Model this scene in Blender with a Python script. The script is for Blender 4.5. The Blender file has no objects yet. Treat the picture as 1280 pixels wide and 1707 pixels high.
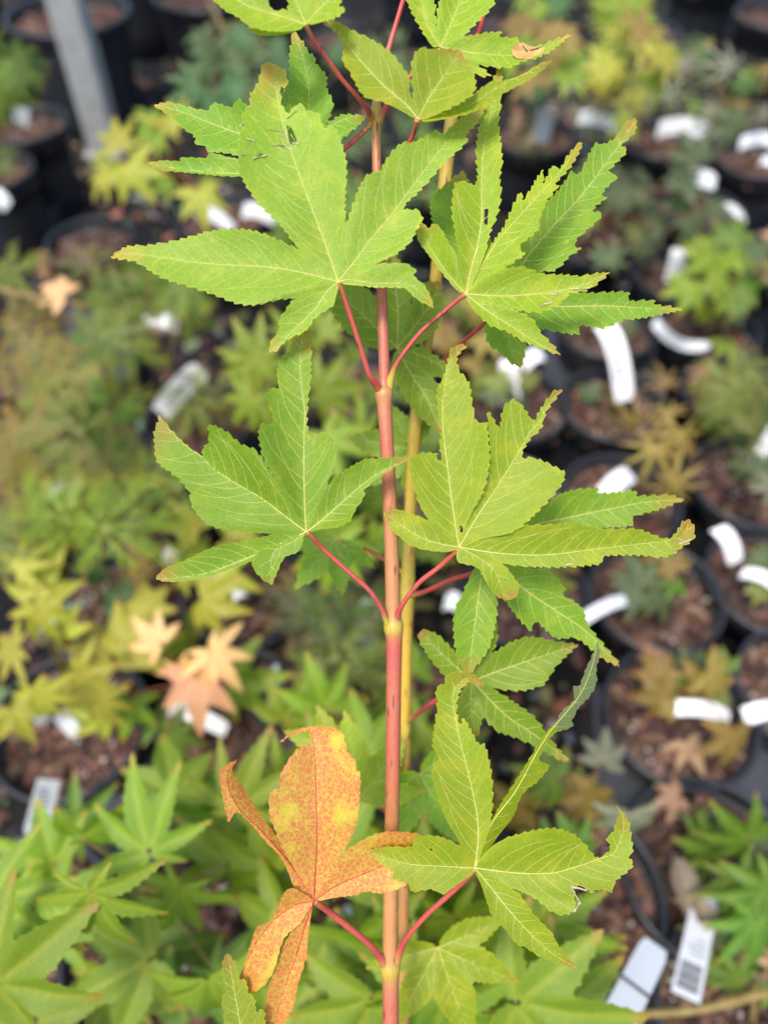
import bpy, math, random
from mathutils import Vector, Matrix, noise
from mathutils.geometry import delaunay_2d_cdt
random.seed(7)
R = random.Random(11)
C = bpy.context.scene.collection
S = bpy.context.scene

# ------------------------------------------------------------------ camera, sky, sun, exposure
CAMZ = 0.97; PITCH = math.radians(52); F = 1233.0
cam = bpy.data.cameras.new('camera'); camo = bpy.data.objects.new('camera', cam); C.objects.link(camo)
camo.location = (0, 0, CAMZ); camo.rotation_euler = (math.pi/2 - PITCH, 0, 0)
cam.sensor_fit = 'VERTICAL'; cam.sensor_height = 36; cam.sensor_width = 27; cam.lens = 26
cam.clip_start = 0.01; cam.clip_end = 200
cam.dof.use_dof = True; cam.dof.focus_distance = 0.268; cam.dof.aperture_fstop = 4.7
S.camera = camo
SUN_EL = math.radians(66); SUN_AZ = math.radians(215)
w = bpy.data.worlds.new('World'); S.world = w; w.use_nodes = True
wn = w.node_tree.nodes; wl = w.node_tree.links
sky = wn.new('ShaderNodeTexSky'); sky.sky_type = 'NISHITA'; sky.sun_disc = False
sky.sun_elevation = SUN_EL; sky.sun_rotation = SUN_AZ; sky.air_density = 1.0; sky.dust_density = 3.0
wl.new(sky.outputs[0], wn['Background'].inputs[0]); wn['Background'].inputs[1].default_value = 0.12
sl = bpy.data.lights.new('sun', 'SUN'); sl.energy = 1.5; sl.angle = math.radians(12); sl.color = (1, .955, .88)
so = bpy.data.objects.new('sun', sl); C.objects.link(so)
sd = Vector((math.sin(SUN_AZ)*math.cos(SUN_EL), math.cos(SUN_AZ)*math.cos(SUN_EL), math.sin(SUN_EL)))
so.rotation_euler = sd.to_track_quat('Z', 'Y').to_euler()
S.view_settings.view_transform = 'Standard'; S.view_settings.look = 'None'
S.view_settings.gamma = 1; S.view_settings.use_curve_mapping = False
S.view_settings.exposure = 1.2

# ------------------------------------------------------------------ camera geometry helpers
FW = Vector((0, math.cos(PITCH), -math.sin(PITCH))); UP = Vector((0, math.sin(PITCH), math.cos(PITCH))); RT = Vector((1, 0, 0))
O0 = Vector((0, 0, CAMZ))
def ray(px, py): return FW + RT*((px-640)/F) + UP*((853.5-py)/F)
def P(px, py, d): return O0 + ray(px, py)*d                  # point at a depth along the view axis
def G(px, py, z=0.0):                                        # point on a level plane
    r = ray(px, py); return O0 + r*((z-CAMZ)/r.z)

# ------------------------------------------------------------------ object helpers
def link(name, me, mat=None, parent=None, loc=None):
    o = bpy.data.objects.new(name, me); C.objects.link(o)
    if mat is not None and me is not None and not me.materials: me.materials.append(mat)
    if parent is not None: o.parent = parent
    if loc is not None: o.location = loc
    return o
def mesh(name, vs, fs, smooth=True, mat=None):
    me = bpy.data.meshes.new(name); me.from_pydata([tuple(v) for v in vs], [], fs); me.update()
    if smooth: me.polygons.foreach_set('use_smooth', [True]*len(me.polygons))
    if mat: me.materials.append(mat)
    return me
def empty(name, loc, label, cat, group=None):
    o = bpy.data.objects.new(name, None); C.objects.link(o); o.location = loc; o.empty_display_size = .02
    tag(o, label, cat, group); return o
def tag(o, label, cat, group=None):
    o['label'] = label; o['category'] = cat
    if group: o['group'] = group
def catmull(pts, n):
    """n samples per segment through points of any dimension"""
    out = []; m = len(pts)
    for i in range(m-1):
        p0 = pts[max(i-1, 0)]; p1 = pts[i]; p2 = pts[i+1]; p3 = pts[min(i+2, m-1)]
        for k in range(n):
            t = k/n
            out.append(tuple(.5*((2*b)+(-a+c)*t+(2*a-5*b+4*c-d)*t*t+(-a+3*b-3*c+d)*t*t*t) for a, b, c, d in zip(p0, p1, p2, p3)))
    out.append(tuple(pts[-1])); return out
def tube(pts, rad, n=8, cap=True):
    """tube through world points; returns verts, faces, v coordinate per vert"""
    vs, fs, tv = [], [], []
    up = Vector((0.3, 0.2, 1)).normalized(); L = len(pts)
    for i, p in enumerate(pts):
        a = pts[max(i-1, 0)]; b = pts[min(i+1, L-1)]; t = (b-a).normalized()
        u = up - t*up.dot(t)
        if u.length < 1e-4: u = Vector((1, 0, 0))
        u.normalize(); up = u; v = t.cross(u)
        for k in range(n):
            a_ = 2*math.pi*k/n
            vs.append(p + (u*math.cos(a_)+v*math.sin(a_))*rad[i]); tv.append(i/(L-1))
    for i in range(L-1):
        for k in range(n):
            fs.append((i*n+k, i*n+(k+1) % n, (i+1)*n+(k+1) % n, (i+1)*n+k))
    if cap:
        fs.append(tuple(range(n))[::-1]); fs.append(tuple((L-1)*n+k for k in range(n)))
    return vs, fs, tv
def setcol(me, name, cols):
    a = me.color_attributes.new(name, 'FLOAT_COLOR', 'POINT')
    flat = []
    for c in cols: flat += [c[0], c[1], c[2], c[3] if len(c) > 3 else 1.0]
    a.data.foreach_set('color', flat)

# ------------------------------------------------------------------ materials
class NT:
    def __init__(s, name):
        s.m = bpy.data.materials.new(name); s.m.use_nodes = True; s.t = s.m.node_tree; s.t.nodes.clear()
        s.out = s.n('ShaderNodeOutputMaterial')
    def n(s, k, **kw):
        x = s.t.nodes.new(k)
        for a, b in kw.items(): setattr(x, a, b)
        return x
    def l(s, a, b): s.t.links.new(a, b)
    def val(s, x, v):
        if hasattr(v, 'is_output') or isinstance(v, bpy.types.NodeSocket): s.l(v, x)
        else: x.default_value = v
    def mix(s, f, a, b, mode='MIX'):
        x = s.n('ShaderNodeMix', data_type='RGBA', blend_type=mode)
        s.val(x.inputs[0], f)
        for i, v in ((6, a), (7, b)):
            if isinstance(v, tuple): x.inputs[i].default_value = (v[0], v[1], v[2], 1)
            else: s.l(v, x.inputs[i])
        return x.outputs[2]
    def math(s, op, a, b=0.0, c=None):
        x = s.n('ShaderNodeMath', operation=op); s.val(x.inputs[0], a); s.val(x.inputs[1], b)
        if c is not None: s.val(x.inputs[2], c)
        return x.outputs[0]
    def ramp(s, f, stops):
        x = s.n('ShaderNodeMapRange'); x.inputs[1].default_value = stops[0]; x.inputs[2].default_value = stops[1]
        x.inputs[3].default_value = stops[2] if len(stops) > 2 else 0; x.inputs[4].default_value = stops[3] if len(stops) > 3 else 1
        s.l(f, x.inputs[0]); return x.outputs[0]
    def noise(s, vec, scale, detail=3, rough=.55):
        x = s.n('ShaderNodeTexNoise'); x.inputs['Scale'].default_value = scale; x.inputs['Detail'].default_value = detail
        x.inputs['Roughness'].default_value = rough
        if vec is not None: s.l(vec, x.inputs['Vector'])
        return x.outputs[0]
    def bump(s, h, strength, dist):
        x = s.n('ShaderNodeBump'); x.inputs['Strength'].default_value = strength; x.inputs['Distance'].default_value = dist
        s.l(h, x.inputs['Height']); return x.outputs[0]
    def pbsdf(s, col, rough=.5, spec=.5, normal=None):
        x = s.n('ShaderNodeBsdfPrincipled')
        if isinstance(col, tuple): x.inputs['Base Color'].default_value = (*col[:3], 1)
        else: s.l(col, x.inputs['Base Color'])
        s.val(x.inputs['Roughness'], rough); x.inputs['Specular IOR Level'].default_value = spec
        if normal is not None: s.l(normal, x.inputs['Normal'])
        return x
    def finish(s, sh): s.l(sh, s.out.inputs[0]); return s.m

def leaf_mat(name, base, yellow, patch=.5, transl=.40, tipcol=(.50, .20, .05), tipamt=.85, mottled=None, fine=True, under=(.20, .25, .12), seed=0.0, edgecol=None):
    t = NT(name)
    if fine:
        uv = t.n('ShaderNodeUVMap'); uv.uv_map = 'uv'; vec = uv.outputs[0]
    else:
        tc = t.n('ShaderNodeTexCoord'); vec = tc.outputs['Object']
    mp = t.n('ShaderNodeMapping'); t.l(vec, mp.inputs[0]); mp.inputs['Location'].default_value = (seed*3.1, seed*1.7, 0)
    vec = mp.outputs[0]
    at = t.n('ShaderNodeAttribute', attribute_name='A'); sep = t.n('ShaderNodeSeparateColor'); t.l(at.outputs['Color'], sep.inputs[0])
    tip, edge, und = sep.outputs[0], sep.outputs[1], sep.outputs[2]
    sc = 1.0 if fine else 40.0
    n1 = t.noise(vec, .9*sc, 4); n2 = t.noise(vec, 3.2*sc, 4, .65)
    f = t.ramp(n1, (.50, .72, 0, patch))
    col = t.mix(f, base, yellow)
    dk = tuple(c*.78 for c in base)
    col = t.mix(t.ramp(n2, (.45, .75, 0, .55)), col, dk)
    nrm = None
    if fine:
        # net of the finest veins
        dist = t.n('ShaderNodeMix', data_type='VECTOR'); nz = t.n('ShaderNodeTexNoise'); nz.inputs['Scale'].default_value = 4.0
        t.l(vec, nz.inputs['Vector']); dist.inputs[0].default_value = .12; t.l(vec, dist.inputs[4]); t.l(nz.outputs['Color'], dist.inputs[5])
        vo = t.n('ShaderNodeTexVoronoi', feature='DISTANCE_TO_EDGE'); vo.inputs['Scale'].default_value = 6.5; t.l(dist.outputs[1], vo.inputs['Vector'])
        vo2 = t.n('ShaderNodeTexVoronoi', feature='DISTANCE_TO_EDGE'); vo2.inputs['Scale'].default_value = 19; t.l(dist.outputs[1], vo2.inputs['Vector'])
        e1 = t.ramp(vo.outputs['Distance'], (.0, .15 if mottled else .085, 1, 0)); e2 = t.ramp(vo2.outputs['Distance'], (.0, .25 if mottled else .16, 1, 0))
        net = t.math('ADD', t.math('MULTIPLY', e1, .5), t.math('MULTIPLY', e2, .30))
        if mottled:
            mm = t.ramp(t.noise(vec, 7.0, 5, .7), (.34, .56))
            big = t.ramp(t.math('ADD', t.noise(vec, 1.1, 3), t.math('MULTIPLY', at.outputs['Alpha'], .40)), (.32, .56))
            amt = t.math('MULTIPLY', t.math('SUBTRACT', 1.0, t.math('MULTIPLY', net, 1.2)), t.math('MULTIPLY', t.math('ADD', mm, .35), big))
            col = t.mix(t.math('MINIMUM', t.math('MULTIPLY', t.math('MAXIMUM', amt, 0.0), 1.25), .95), col, mottled)
            col = t.mix(t.math('MULTIPLY', sep.outputs[1], 0.0), col, mottled)
        else:
            col = t.mix(t.math('MULTIPLY', net, .42), col, tuple(min(1, c*1.35+.02) for c in yellow))
        sp = t.n('ShaderNodeTexVoronoi'); sp.inputs['Scale'].default_value = 2.2; t.l(dist.outputs[1], sp.inputs['Vector'])
        msk = t.ramp(t.noise(vec, 1.7, 2), (.50, .60))
        halo = t.math('MULTIPLY', t.ramp(sp.outputs['Distance'], (.06, .22, .7, 0)), msk); col = t.mix(halo, col, (.60, .52, .06))
        spot = t.math('MULTIPLY', t.ramp(sp.outputs['Distance'], (.02, .065, .9, 0)), msk); col = t.mix(spot, col, (.22, .10, .04))
        fine_g = t.ramp(t.noise(vec, 26, 3, .7), (.35, .65, 0, .28)); col = t.mix(fine_g, col, dk)
        h = t.math('ADD', t.math('MULTIPLY', net, -.8), t.noise(vec, 30, 2))
        nrm = t.bump(h, .55, .00022)
    else:
        h = t.noise(vec, 300, 2); nrm = t.bump(h, .3, .0006)
    if not fine: col = t.mix(t.math('MULTIPLY', at.outputs['Alpha'], .4), col, tuple(min(1, c*1.3+.02) for c in yellow))
    # tips and rims: yellowing, then rusty
    tipf = t.math('MULTIPLY', t.ramp(t.math('ADD', tip, t.math('MULTIPLY', n2, .25)), (.94, 1.16)), tipamt)
    col = t.mix(t.math('MINIMUM', t.math('MULTIPLY', tipf, 1.0), 1.0), col, tipcol)
    ec = edgecol or tuple(min(1, c*1.1) for c in yellow)
    col = t.mix(t.math('MULTIPLY', edge, t.ramp(n2, (.35, .65, .12, .6) if fine else (.35, .65, 0, .2))), col, ec)
    # random leaf to leaf shift
    oi = t.n('ShaderNodeObjectInfo'); hs = t.n('ShaderNodeHueSaturation')
    t.l(t.math('ADD', .485, t.math('MULTIPLY', oi.outputs['Random'], .03)), hs.inputs['Hue'])
    t.l(t.math('ADD', .82, t.math('MULTIPLY', oi.outputs['Random'], .36)), hs.inputs['Value']); t.l(col, hs.inputs['Color'])
    col = hs.outputs[0]
    # pale matt underside
    geo = t.n('ShaderNodeNewGeometry')
    uf = t.math('MAXIMUM', t.math('MULTIPLY', geo.outputs['Backfacing'], .75), und)
    colS = t.mix(uf, col, under)
    b = t.pbsdf(colS, t.math('ADD', .34, t.math('MULTIPLY', n2, .2)), .45, nrm)
    tr = t.n('ShaderNodeBsdfTranslucent'); t.l(t.mix(1.0, col, (1.45, 1.45, .45), 'MULTIPLY'), tr.inputs[0]); t.l(nrm, tr.inputs[1])
    mx = t.n('ShaderNodeMixShader'); mx.inputs[0].default_value = transl; t.l(b.outputs[0], mx.inputs[1]); t.l(tr.outputs[0], mx.inputs[2])
    return t.finish(mx.outputs[0])

def simple(name, col, rough=.5, spec=.5, var=.25, scale=60, bump=0.0, bd=.001, transl=0.0, col2=None, sub=None):
    t = NT(name); tc = t.n('ShaderNodeTexCoord'); v = tc.outputs['Object']
    n = t.noise(v, scale, 5, .6)
    c2 = col2 or tuple(c*(1-var) for c in col)
    c = t.mix(t.ramp(n, (.35, .65)), col, c2)
    nr = t.bump(t.noise(v, scale*3, 4), bump, bd) if bump else None
    b = t.pbsdf(c, t.math('ADD', rough-.08, t.math('MULTIPLY', n, .16)), spec, nr)
    if transl:
        tr = t.n('ShaderNodeBsdfTranslucent'); t.l(c, tr.inputs[0])
        mx = t.n('ShaderNodeMixShader'); mx.inputs[0].default_value = transl; t.l(b.outputs[0], mx.inputs[1]); t.l(tr.outputs[0], mx.inputs[2])
        return t.finish(mx.outputs[0])
    return t.finish(b.outputs[0])

def stem_mat(name, speck=.8):
    t = NT(name); at = t.n('ShaderNodeAttribute', attribute_name='K'); tc = t.n('ShaderNodeTexCoord')
    mp = t.n('ShaderNodeMapping'); mp.inputs['Scale'].default_value = (1, .22, .22); t.l(tc.outputs['Object'], mp.inputs[0])
    n = t.noise(mp.outputs[0], 1500, 4, .7); n2 = t.noise(tc.outputs['Object'], 140, 3)
    c = t.mix(t.ramp(n2, (.35, .7, 0, .35)), at.outputs['Color'], t.mix(1.0, at.outputs['Color'], (1.15, .75, .6), 'MULTIPLY'))
    c = t.mix(t.ramp(n, (.45, .72, 0, .55)), c, t.mix(1.0, c, (.66, .52, .42), 'MULTIPLY'))
    vo = t.n('ShaderNodeTexVoronoi'); vo.inputs['Scale'].default_value = 330; t.l(mp.outputs[0], vo.inputs['Vector'])
    c = t.mix(t.math('MULTIPLY', t.ramp(vo.outputs['Distance'], (.08, .20, 1, 0)), speck), c, (.16, .05, .03))
    b = t.pbsdf(c, .42, .45, t.bump(n, .35, .0002))
    b.inputs['Subsurface Weight'].default_value = 0.12; b.inputs['Subsurface Radius'].default_value = (.002, .001, .0005)
    b.inputs['Subsurface Scale'].default_value = .5
    return t.finish(b.outputs[0])

GREEN = (.255, .385, .03); YEL = (.54, .55, .05)
M = {}
M['leafA'] = leaf_mat('leaf_green', GREEN, YEL, .55)
M['leafB'] = leaf_mat('leaf_mid_green', (.195, .355, .024), (.42, .50, .04), .5, seed=5)
M['leafC'] = leaf_mat('leaf_light_green', (.28, .44, .020), (.56, .58, .04), .75, seed=9)
M['leafO'] = leaf_mat('leaf_orange', (.62, .50, .06), (.42, .46, .04), .9, tipcol=(.55, .13, .05), tipamt=.7, mottled=(.56, .11, .06), seed=3, edgecol=(.55, .22, .06), transl=.3)
M['vein'] = simple('vein_pale', (.78, .72, .22), .5, .3, .15, 300, transl=.35)
M['veinS'] = simple('side_vein_pale', (.80, .86, .30), .5, .3, .15, 300, transl=.4); M['veinY'] = simple('side_vein_yellow', (.72, .56, .12), .5, .3, .15, 300, transl=.35)
M['veinR'] = simple('vein_red', (.42, .07, .03), .5, .3, .3, 300)
M['stem'] = stem_mat('young_bark')
M['dry'] = simple('dry_white_tissue', (.58, .53, .44), .7, .3, .3, 900, .4, .0003, col2=(.36, .25, .15))
M['dryB'] = simple('dry_brown_tissue', (.20, .10, .045), .7, .3, .5, 700, .4, .0003, col2=(.05, .035, .03))

# ------------------------------------------------------------------ traced maple leaves
def resample(pts, step):
    out = [pts[0]]; acc = 0
    for a, b in zip(pts, pts[1:]):
        d = math.hypot(b[0]-a[0], b[1]-a[1])
        if d < 1e-6: continue
        while acc + d >= step:
            t = (step-acc)/d; a = tuple(x+(y-x)*t for x, y in zip(a, b)); out.append(a)
            d = math.hypot(b[0]-a[0], b[1]-a[1]); acc = 0
            if d < 1e-6: break
        acc += d
    if math.hypot(out[-1][0]-pts[-1][0], out[-1][1]-pts[-1][1]) > step*.35: out.append(pts[-1])
    else: out[-1] = pts[-1]
    return out
def inside(p, poly):
    x, y = p[0], p[1]; c = False; j = len(poly)-1
    for i in range(len(poly)):
        xi, yi = poly[i][0], poly[i][1]; xj, yj = poly[j][0], poly[j][1]
        if (yi > y) != (yj > y) and x < (xj-xi)*(y-yi)/(yj-yi)+xi: c = not c
        j = i
    return c
def serrate(edge, side, amp, period, rnd):
    """fine forward-pointing teeth along a traced edge (list of 2D points base to tip)"""
    pts = resample(edge, 2.0); n = len(pts); out = []
    L = 2.0*(n-1); s = 0; nxt = rnd.uniform(.3, 1)*period; cur = period; ph = 0.0; start = 0.0
    for i, p in enumerate(pts):
        a = pts[max(i-2, 0)]; b = pts[min(i+2, n-1)]
        tx, ty = b[0]-a[0], b[1]-a[1]; l = math.hypot(tx, ty) or 1; tx /= l; ty /= l
        nx, ny = (ty, -tx) if side > 0 else (-ty, tx)
        d = 2.0*i-start
        if d >= cur: start += cur; d = 2.0*i-start; cur = period*rnd.uniform(.6, 1.4)
        u = d/cur
        saw = (u/.82) if u < .82 else (1-u)/.18
        env = min(1, i/8.0)*min(1, (n-1-i)/3.0)
        env *= min(1, max(0, (i-n*.16)/(n*.08+1))); k = amp*1.2*(saw-.45)*env + (3.2*max(0, 1-i/(n*.24)) if i > 3 else 0)
        out.append((p[0]+nx*k+tx*k*.5, p[1]+ny*k+ty*k*.5))
    return out

class Lobe:
    def __init__(s, mid, Ledge, Redge, fl=.25, fr=.25, layer=0, under=2.0, amp=3.8, per=15, wave=1.0):
        s.mid, s.L, s.R, s.fl, s.fr, s.layer, s.under, s.amp, s.per, s.wave = mid, Ledge, Redge, fl, fr, layer, under, amp, per, wave

def build_leaf(tr, lobes, d0, mat, label, parent, vein='vein', gap=5.0, seed=1, scale_uv=.01, holes=(), tiltx=0.0, tilty=0.0, base_is=None, second=True, midw=1.25):
    """tr = (ox, oy, s): crop transform of the traced points; mid points may carry z in pixels (positive = nearer)"""
    rnd = random.Random(seed); ox, oy, sc = tr
    X = lambda p: (p[0]/sc+ox, p[1]/sc+oy) + ((p[2],) if len(p) > 2 else (0.0,))
    cen = X(lobes[0].mid[0]); prepared = []
    for lb in lobes:
        mid = [X(p) for p in lb.mid]; mid = resample(catmull(mid, 6), 4.0)
        tip = mid[-1]; c0 = mid[0]
        Ls = [c0[:2]]+[X(p)[:2] for p in lb.L]+[tip[:2]]; Rs = [c0[:2]]+[X(p)[:2] for p in lb.R]+[tip[:2]]
        # which side of the midrib is L
        k = len(mid)//2; dx, dy = mid[k][0]-mid[0][0], mid[k][1]-mid[0][1]
        q = Ls[len(Ls)//2]; side = 1 if (dx*(q[1]-mid[0][1])-dy*(q[0]-mid[0][0])) < 0 else -1
        Lc = serrate([p[:2] for p in catmull(Ls, 3)], side, lb.amp, lb.per, rnd)
        Rc = serrate([p[:2] for p in catmull(Rs, 3)], -side, lb.amp, lb.per, rnd)
        poly = resample(Lc, 2.4)[:-1]+resample(Rc[::-1], 2.4)[:-1]
        Ln = sum(math.hypot(b[0]-a[0], b[1]-a[1]) for a, b in zip(mid, mid[1:]))
        prepared.append(dict(mid=mid, poly=poly, lb=lb, side=side, len=Ln, ph=rnd.uniform(0, 6)))
    def near(pr, x, y):
        mid = pr['mid']; best = 1e18; bi = 0
        for i in range(0, len(mid)):
            d = (mid[i][0]-x)**2+(mid[i][1]-y)**2
            if d < best: best = d; bi = i
        bb = None
        for i in (bi-1, bi):
            if i < 0 or i+1 >= len(mid): continue
            ax, ay, az = mid[i]; bx, by, bz = mid[i+1]; vx, vy = bx-ax, by-ay; l2 = vx*vx+vy*vy or 1e-9
            t = max(0, min(1, ((x-ax)*vx+(y-ay)*vy)/l2)); qx, qy = ax+vx*t, ay+vy*t
            d = math.hypot(x-qx, y-qy); cr = vx*(y-ay)-vy*(x-ax)
            if bb is None or d < bb[0]: bb = (d, (i+t)/(len(mid)-1), az+(bz-az)*t, -1 if cr > 0 else 1)
        return bb
    def zof(layer, x, y):
        sw = 0; sz = 0; info = (9e9, 0, None)
        for pr in prepared:
            if pr['lb'].layer != layer: continue
            d, s_, zm, sg = near(pr, x, y); lb = pr['lb']
            f = lb.fl if sg == pr['side'] else lb.fr
            ss = s_*pr['len']
            z = zm + f*(d**1.12)*.85 + lb.wave*(.35*math.sin(ss/7.5-d/6+pr['ph']*sg)*min(1, d/12) + .05*d*math.sin(ss/31+pr['ph']+sg))
            wt = 1/(d*d*d+6); sw += wt; sz += wt*z
            if d < info[0]: info = (d, s_, pr)
        x0, y0 = cen[0], cen[1]
        zn = noise.noise(Vector((x*.012+seed, y*.012, seed*.7)))*5.0
        return sz/sw + zn + tiltx*(x-x0) + tilty*(y-y0), info
    vs, fs, cols, uvs = [], [], [], []
    def W(x, y, z): return P(x, y, d0 - z*d0/F)
    Lx = sorted({pr['lb'].layer for pr in prepared})
    for layer in Lx:
        prs = [p for p in prepared if p['lb'].layer == layer]
        pin = []; faces = []
        for p in prs:
            b0 = len(pin); pin += [Vector(q) for q in p['poly']]; faces.append(list(range(b0, len(pin))))
        hp = []
        edges = []
        if layer == Lx[0]:
            for h in holes:
                b0 = len(pin); hh = [X(q)[:2] for q in h]; hp.append(hh); pin += [Vector(q) for q in hh]
                edges += [(b0+i, b0+(i+1) % len(hh)) for i in range(len(hh))]
        nb = len(pin)
        xs = [q[0] for q in pin]; ys = [q[1] for q in pin]
        y = min(ys)+gap*.5; row = 0
        while y < max(ys):
            x = min(xs)+(gap*.5 if row % 2 else 0)
            while x < max(xs):
                q = (x+rnd.uniform(-.8, .8), y+rnd.uniform(-.8, .8))
                if any(inside(q, p['poly']) for p in prs): pin.append(Vector(q))
                x += gap
            y += gap*.87; row += 1
        r = delaunay_2d_cdt(pin, edges, faces, 1, 1e-4, True)
        V2, F2, origv = r[0], r[2], r[3]
        # boundary verts
        cnt = {}
        keep = []
        for f in F2:
            cx = sum(V2[i][0] for i in f)/len(f); cy = sum(V2[i][1] for i in f)/len(f)
            if any(inside((cx, cy), h) for h in hp): continue
            if not any(inside((cx, cy), p['poly']) for p in prs): continue
            keep.append(f)
            for a, b in zip(f, list(f[1:])+[f[0]]): cnt[(min(a, b), max(a, b))] = cnt.get((min(a, b), max(a, b)), 0)+1
        bound = set()
        for (a, b), c in cnt.items():
            if c == 1: bound.add(a); bound.add(b)
        used = sorted({i for f in keep for i in f}); idx = {}
        for i in used:
            x, y = V2[i]; z, (dd, s_, pr) = zof(layer, x, y)
            idx[i] = len(vs); vs.append(W(x, y, z)); und = 1.0 if s_ > pr['lb'].under else 0.0
            cols.append((s_, 1.0 if i in bound else 0.0, und, max(0.0, 1-dd/34))); uvs.append((x*scale_uv*2, y*scale_uv*2))
        for f in keep:
            g = [idx[i] for i in f]
            fs.append(tuple(g[::-1]))
    cw = W(cen[0], cen[1], 0)
    # make faces point towards the camera
    a, b, c = (vs[i] for i in fs[0]); nn = (b-a).cross(c-a)
    if nn.dot(O0-a) < 0: fs = [f[::-1] for f in fs]
    me = mesh('leaf', [v-cw for v in vs], fs); me.materials.append(M[mat])
    setcol(me, 'A', cols)
    ul = me.uv_layers.new(name='uv'); li = [0]*len(me.loops); me.loops.foreach_get('vertex_index', li)
    ul.data.foreach_set('uv', [c for i in li for c in uvs[i]])
    o = link('leaf', me, None, parent, cw); o['label'] = label
    # veins: raised ribs and side veins
    vv, vf, vi = [], [], []
    def addtube(p2, w0, w1, layer):
        pts = []
        for (x, y) in p2:
            z, _ = zof(layer, x, y); pts.append(W(x, y, z+.15)-cw)
        if len(pts) < 2: return
        n = len(pts); px = d0/F; rad = [px*(w0+(w1-w0)*i/(n-1)) for i in range(n)]
        a_, f_, _ = tube(pts, rad, 5 if w0 > 1 else 3, False); b0 = len(vv); vv.extend(a_); vf.extend(tuple(i+b0 for i in f) for f in f_); vi.extend([0 if w0 > .6 else 1]*len(f_))
    for pr in prepared:
        mid = pr['mid']; lay = pr['lb'].layer; n = len(mid)
        addtube([m[:2] for m in mid[:int(n*.985)]], midw*min(1.15, .55+pr['len']/500), .35, lay)
        if not second: continue
        step = max(3, int(15/4)); i = 4+rnd.randint(0, 3)
        while i < n*.93:
            for sg in (1, -1):
                j = min(n-2, i+(0 if sg > 0 else 2)); a = mid[j]; b = mid[j+1]; tx, ty = b[0]-a[0], b[1]-a[1]; l = math.hypot(tx, ty) or 1; tx /= l; ty /= l
                nx, ny = (ty*sg, -tx*sg); ang = rnd.uniform(.75, 1.0); p = [a[0], a[1]]; path = [tuple(p)]; dirx, diry = tx*math.cos(ang)+nx*math.sin(ang), ty*math.cos(ang)+ny*math.sin(ang)
                for k in range(30):
                    p[0] += dirx*4; p[1] += diry*4
                    dirx += tx*.045+rnd.uniform(-.05, .05); diry += ty*.045+rnd.uniform(-.05, .05); l = math.hypot(dirx, diry); dirx /= l; diry /= l
                    if not inside(p, pr['poly']): break
                    if any(q is not pr and q['lb'].layer == lay and near(q, p[0], p[1])[0] < near(pr, p[0], p[1])[0] for q in prepared): break
                    path.append(tuple(p))
                if len(path) > 3: addtube(path[:-1] if len(path) > 4 else path, .55, .2, lay)
            i += int(rnd.uniform(5, 8.5))
    vm = mesh('vein', vv, vf, True, M[vein]); vm.materials.append(M['veinY' if vein == 'veinR' else 'veinS']); vm.polygons.foreach_set('material_index', vi); vo = link('vein', vm, None, o)
    return o, zof

STEMD = lambda y: .262+.036*(y/1707)          # depth of the main stem by picture row
def ktube(name, pts, parent, mat, n=10, segs=8, bumpy=0.0, rel=None):
    """pts: (x, y, depth, halfwidth px, (r,g,b)) -> tube with colours"""
    cp = catmull([(p[0], p[1], p[2], p[3], *p[4]) for p in pts], segs)
    wp = [P(q[0], q[1], q[2]) for q in cp]; org = wp[0]
    rad = [max(.3, q[3]+bumpy*R.uniform(-1, 1))*q[2]/F for q in cp]
    v, f, _ = tube([p-org for p in wp], rad, n)
    me = mesh(name, v, f, True, mat); setcol(me, 'K', [cp[i//n][4:7] for i in range(len(v))])
    o = link(name, me, None, None, org)
    if parent is not None:
        bpy_loc = parent_world(parent); o.location = org-bpy_loc; o.parent = parent
    return o
def parent_world(o):
    v = Vector((0, 0, 0))
    while o is not None: v += o.location; o = o.parent
    return v

PINK = (.46, .145, .095); TAN = (.48, .255, .095); RED = (.47, .065, .06); YG = (.46, .38, .06); GRN = (.22, .30, .05); OCH = (.55, .39, .06)
base = P(651, 1707, .298)
plant = empty('maple_sapling', (base.x, -.06, 0), 'slender maple sapling in sharp focus with pink stem and one orange leaf', 'sapling')
PW = plant.location.copy()
def stem_pts(yx):
    return [(x, y, STEMD(y), wd/2, c) for (x, y, wd, c) in yx]
mix3 = lambda a, b, t: tuple(u+(v-u)*t for u, v in zip(a, b))
sp = stem_pts([(684, -40, 8, RED), (672, 0, 8, RED), (660, 40, 8, RED), (648, 80, 9, PINK), (636, 120, 10, PINK), (628, 160, 13, PINK), (627, 192, 21, YG), (627, 215, 16, TAN), (629, 330, 15, PINK), (636, 480, 17, PINK), (640, 600, 18.5, PINK), (640, 638, 20, PINK), (640, 655, 31, TAN), (641, 680, 25, mix3(PINK, TAN, .4)), (646, 760, 23, PINK), (650, 850, 24, mix3(PINK, TAN, .5)),
    (653, 930, 24, mix3(PINK, TAN, .7)), (655, 1020, 26, TAN), (656, 1045, 33, YG), (657, 1072, 27, mix3(PINK, RED, .4)), (656, 1150, 25, PINK), (655, 1250, 24.5, PINK), (653, 1380, 24, mix3(PINK, TAN, .7)), (651, 1500, 25, TAN), (650, 1590, 27, TAN), (650, 1612, 35, YG), (651, 1640, 28, mix3(PINK, TAN, .4)), (651, 1707, 28, PINK), (651, 1850, 29, TAN)])
cp = catmull([(p[0], p[1], p[2], p[3], *p[4]) for p in sp], 8)
wp = [P(q[0], q[1], q[2]) for q in cp]; rad = [q[3]*q[2]/F for q in cp]; kc = [q[4:7] for q in cp]
last = wp[-1]; foot = Vector((last.x+.004, -.06, .155))
for k in range(1, 9):
    t = k/8; wp.append(last.lerp(foot, t)+Vector((0, .012*math.sin(math.pi*t), 0))); rad.append(rad[len(cp)-1]*(1+.3*t)); kc.append(TAN)
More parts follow.
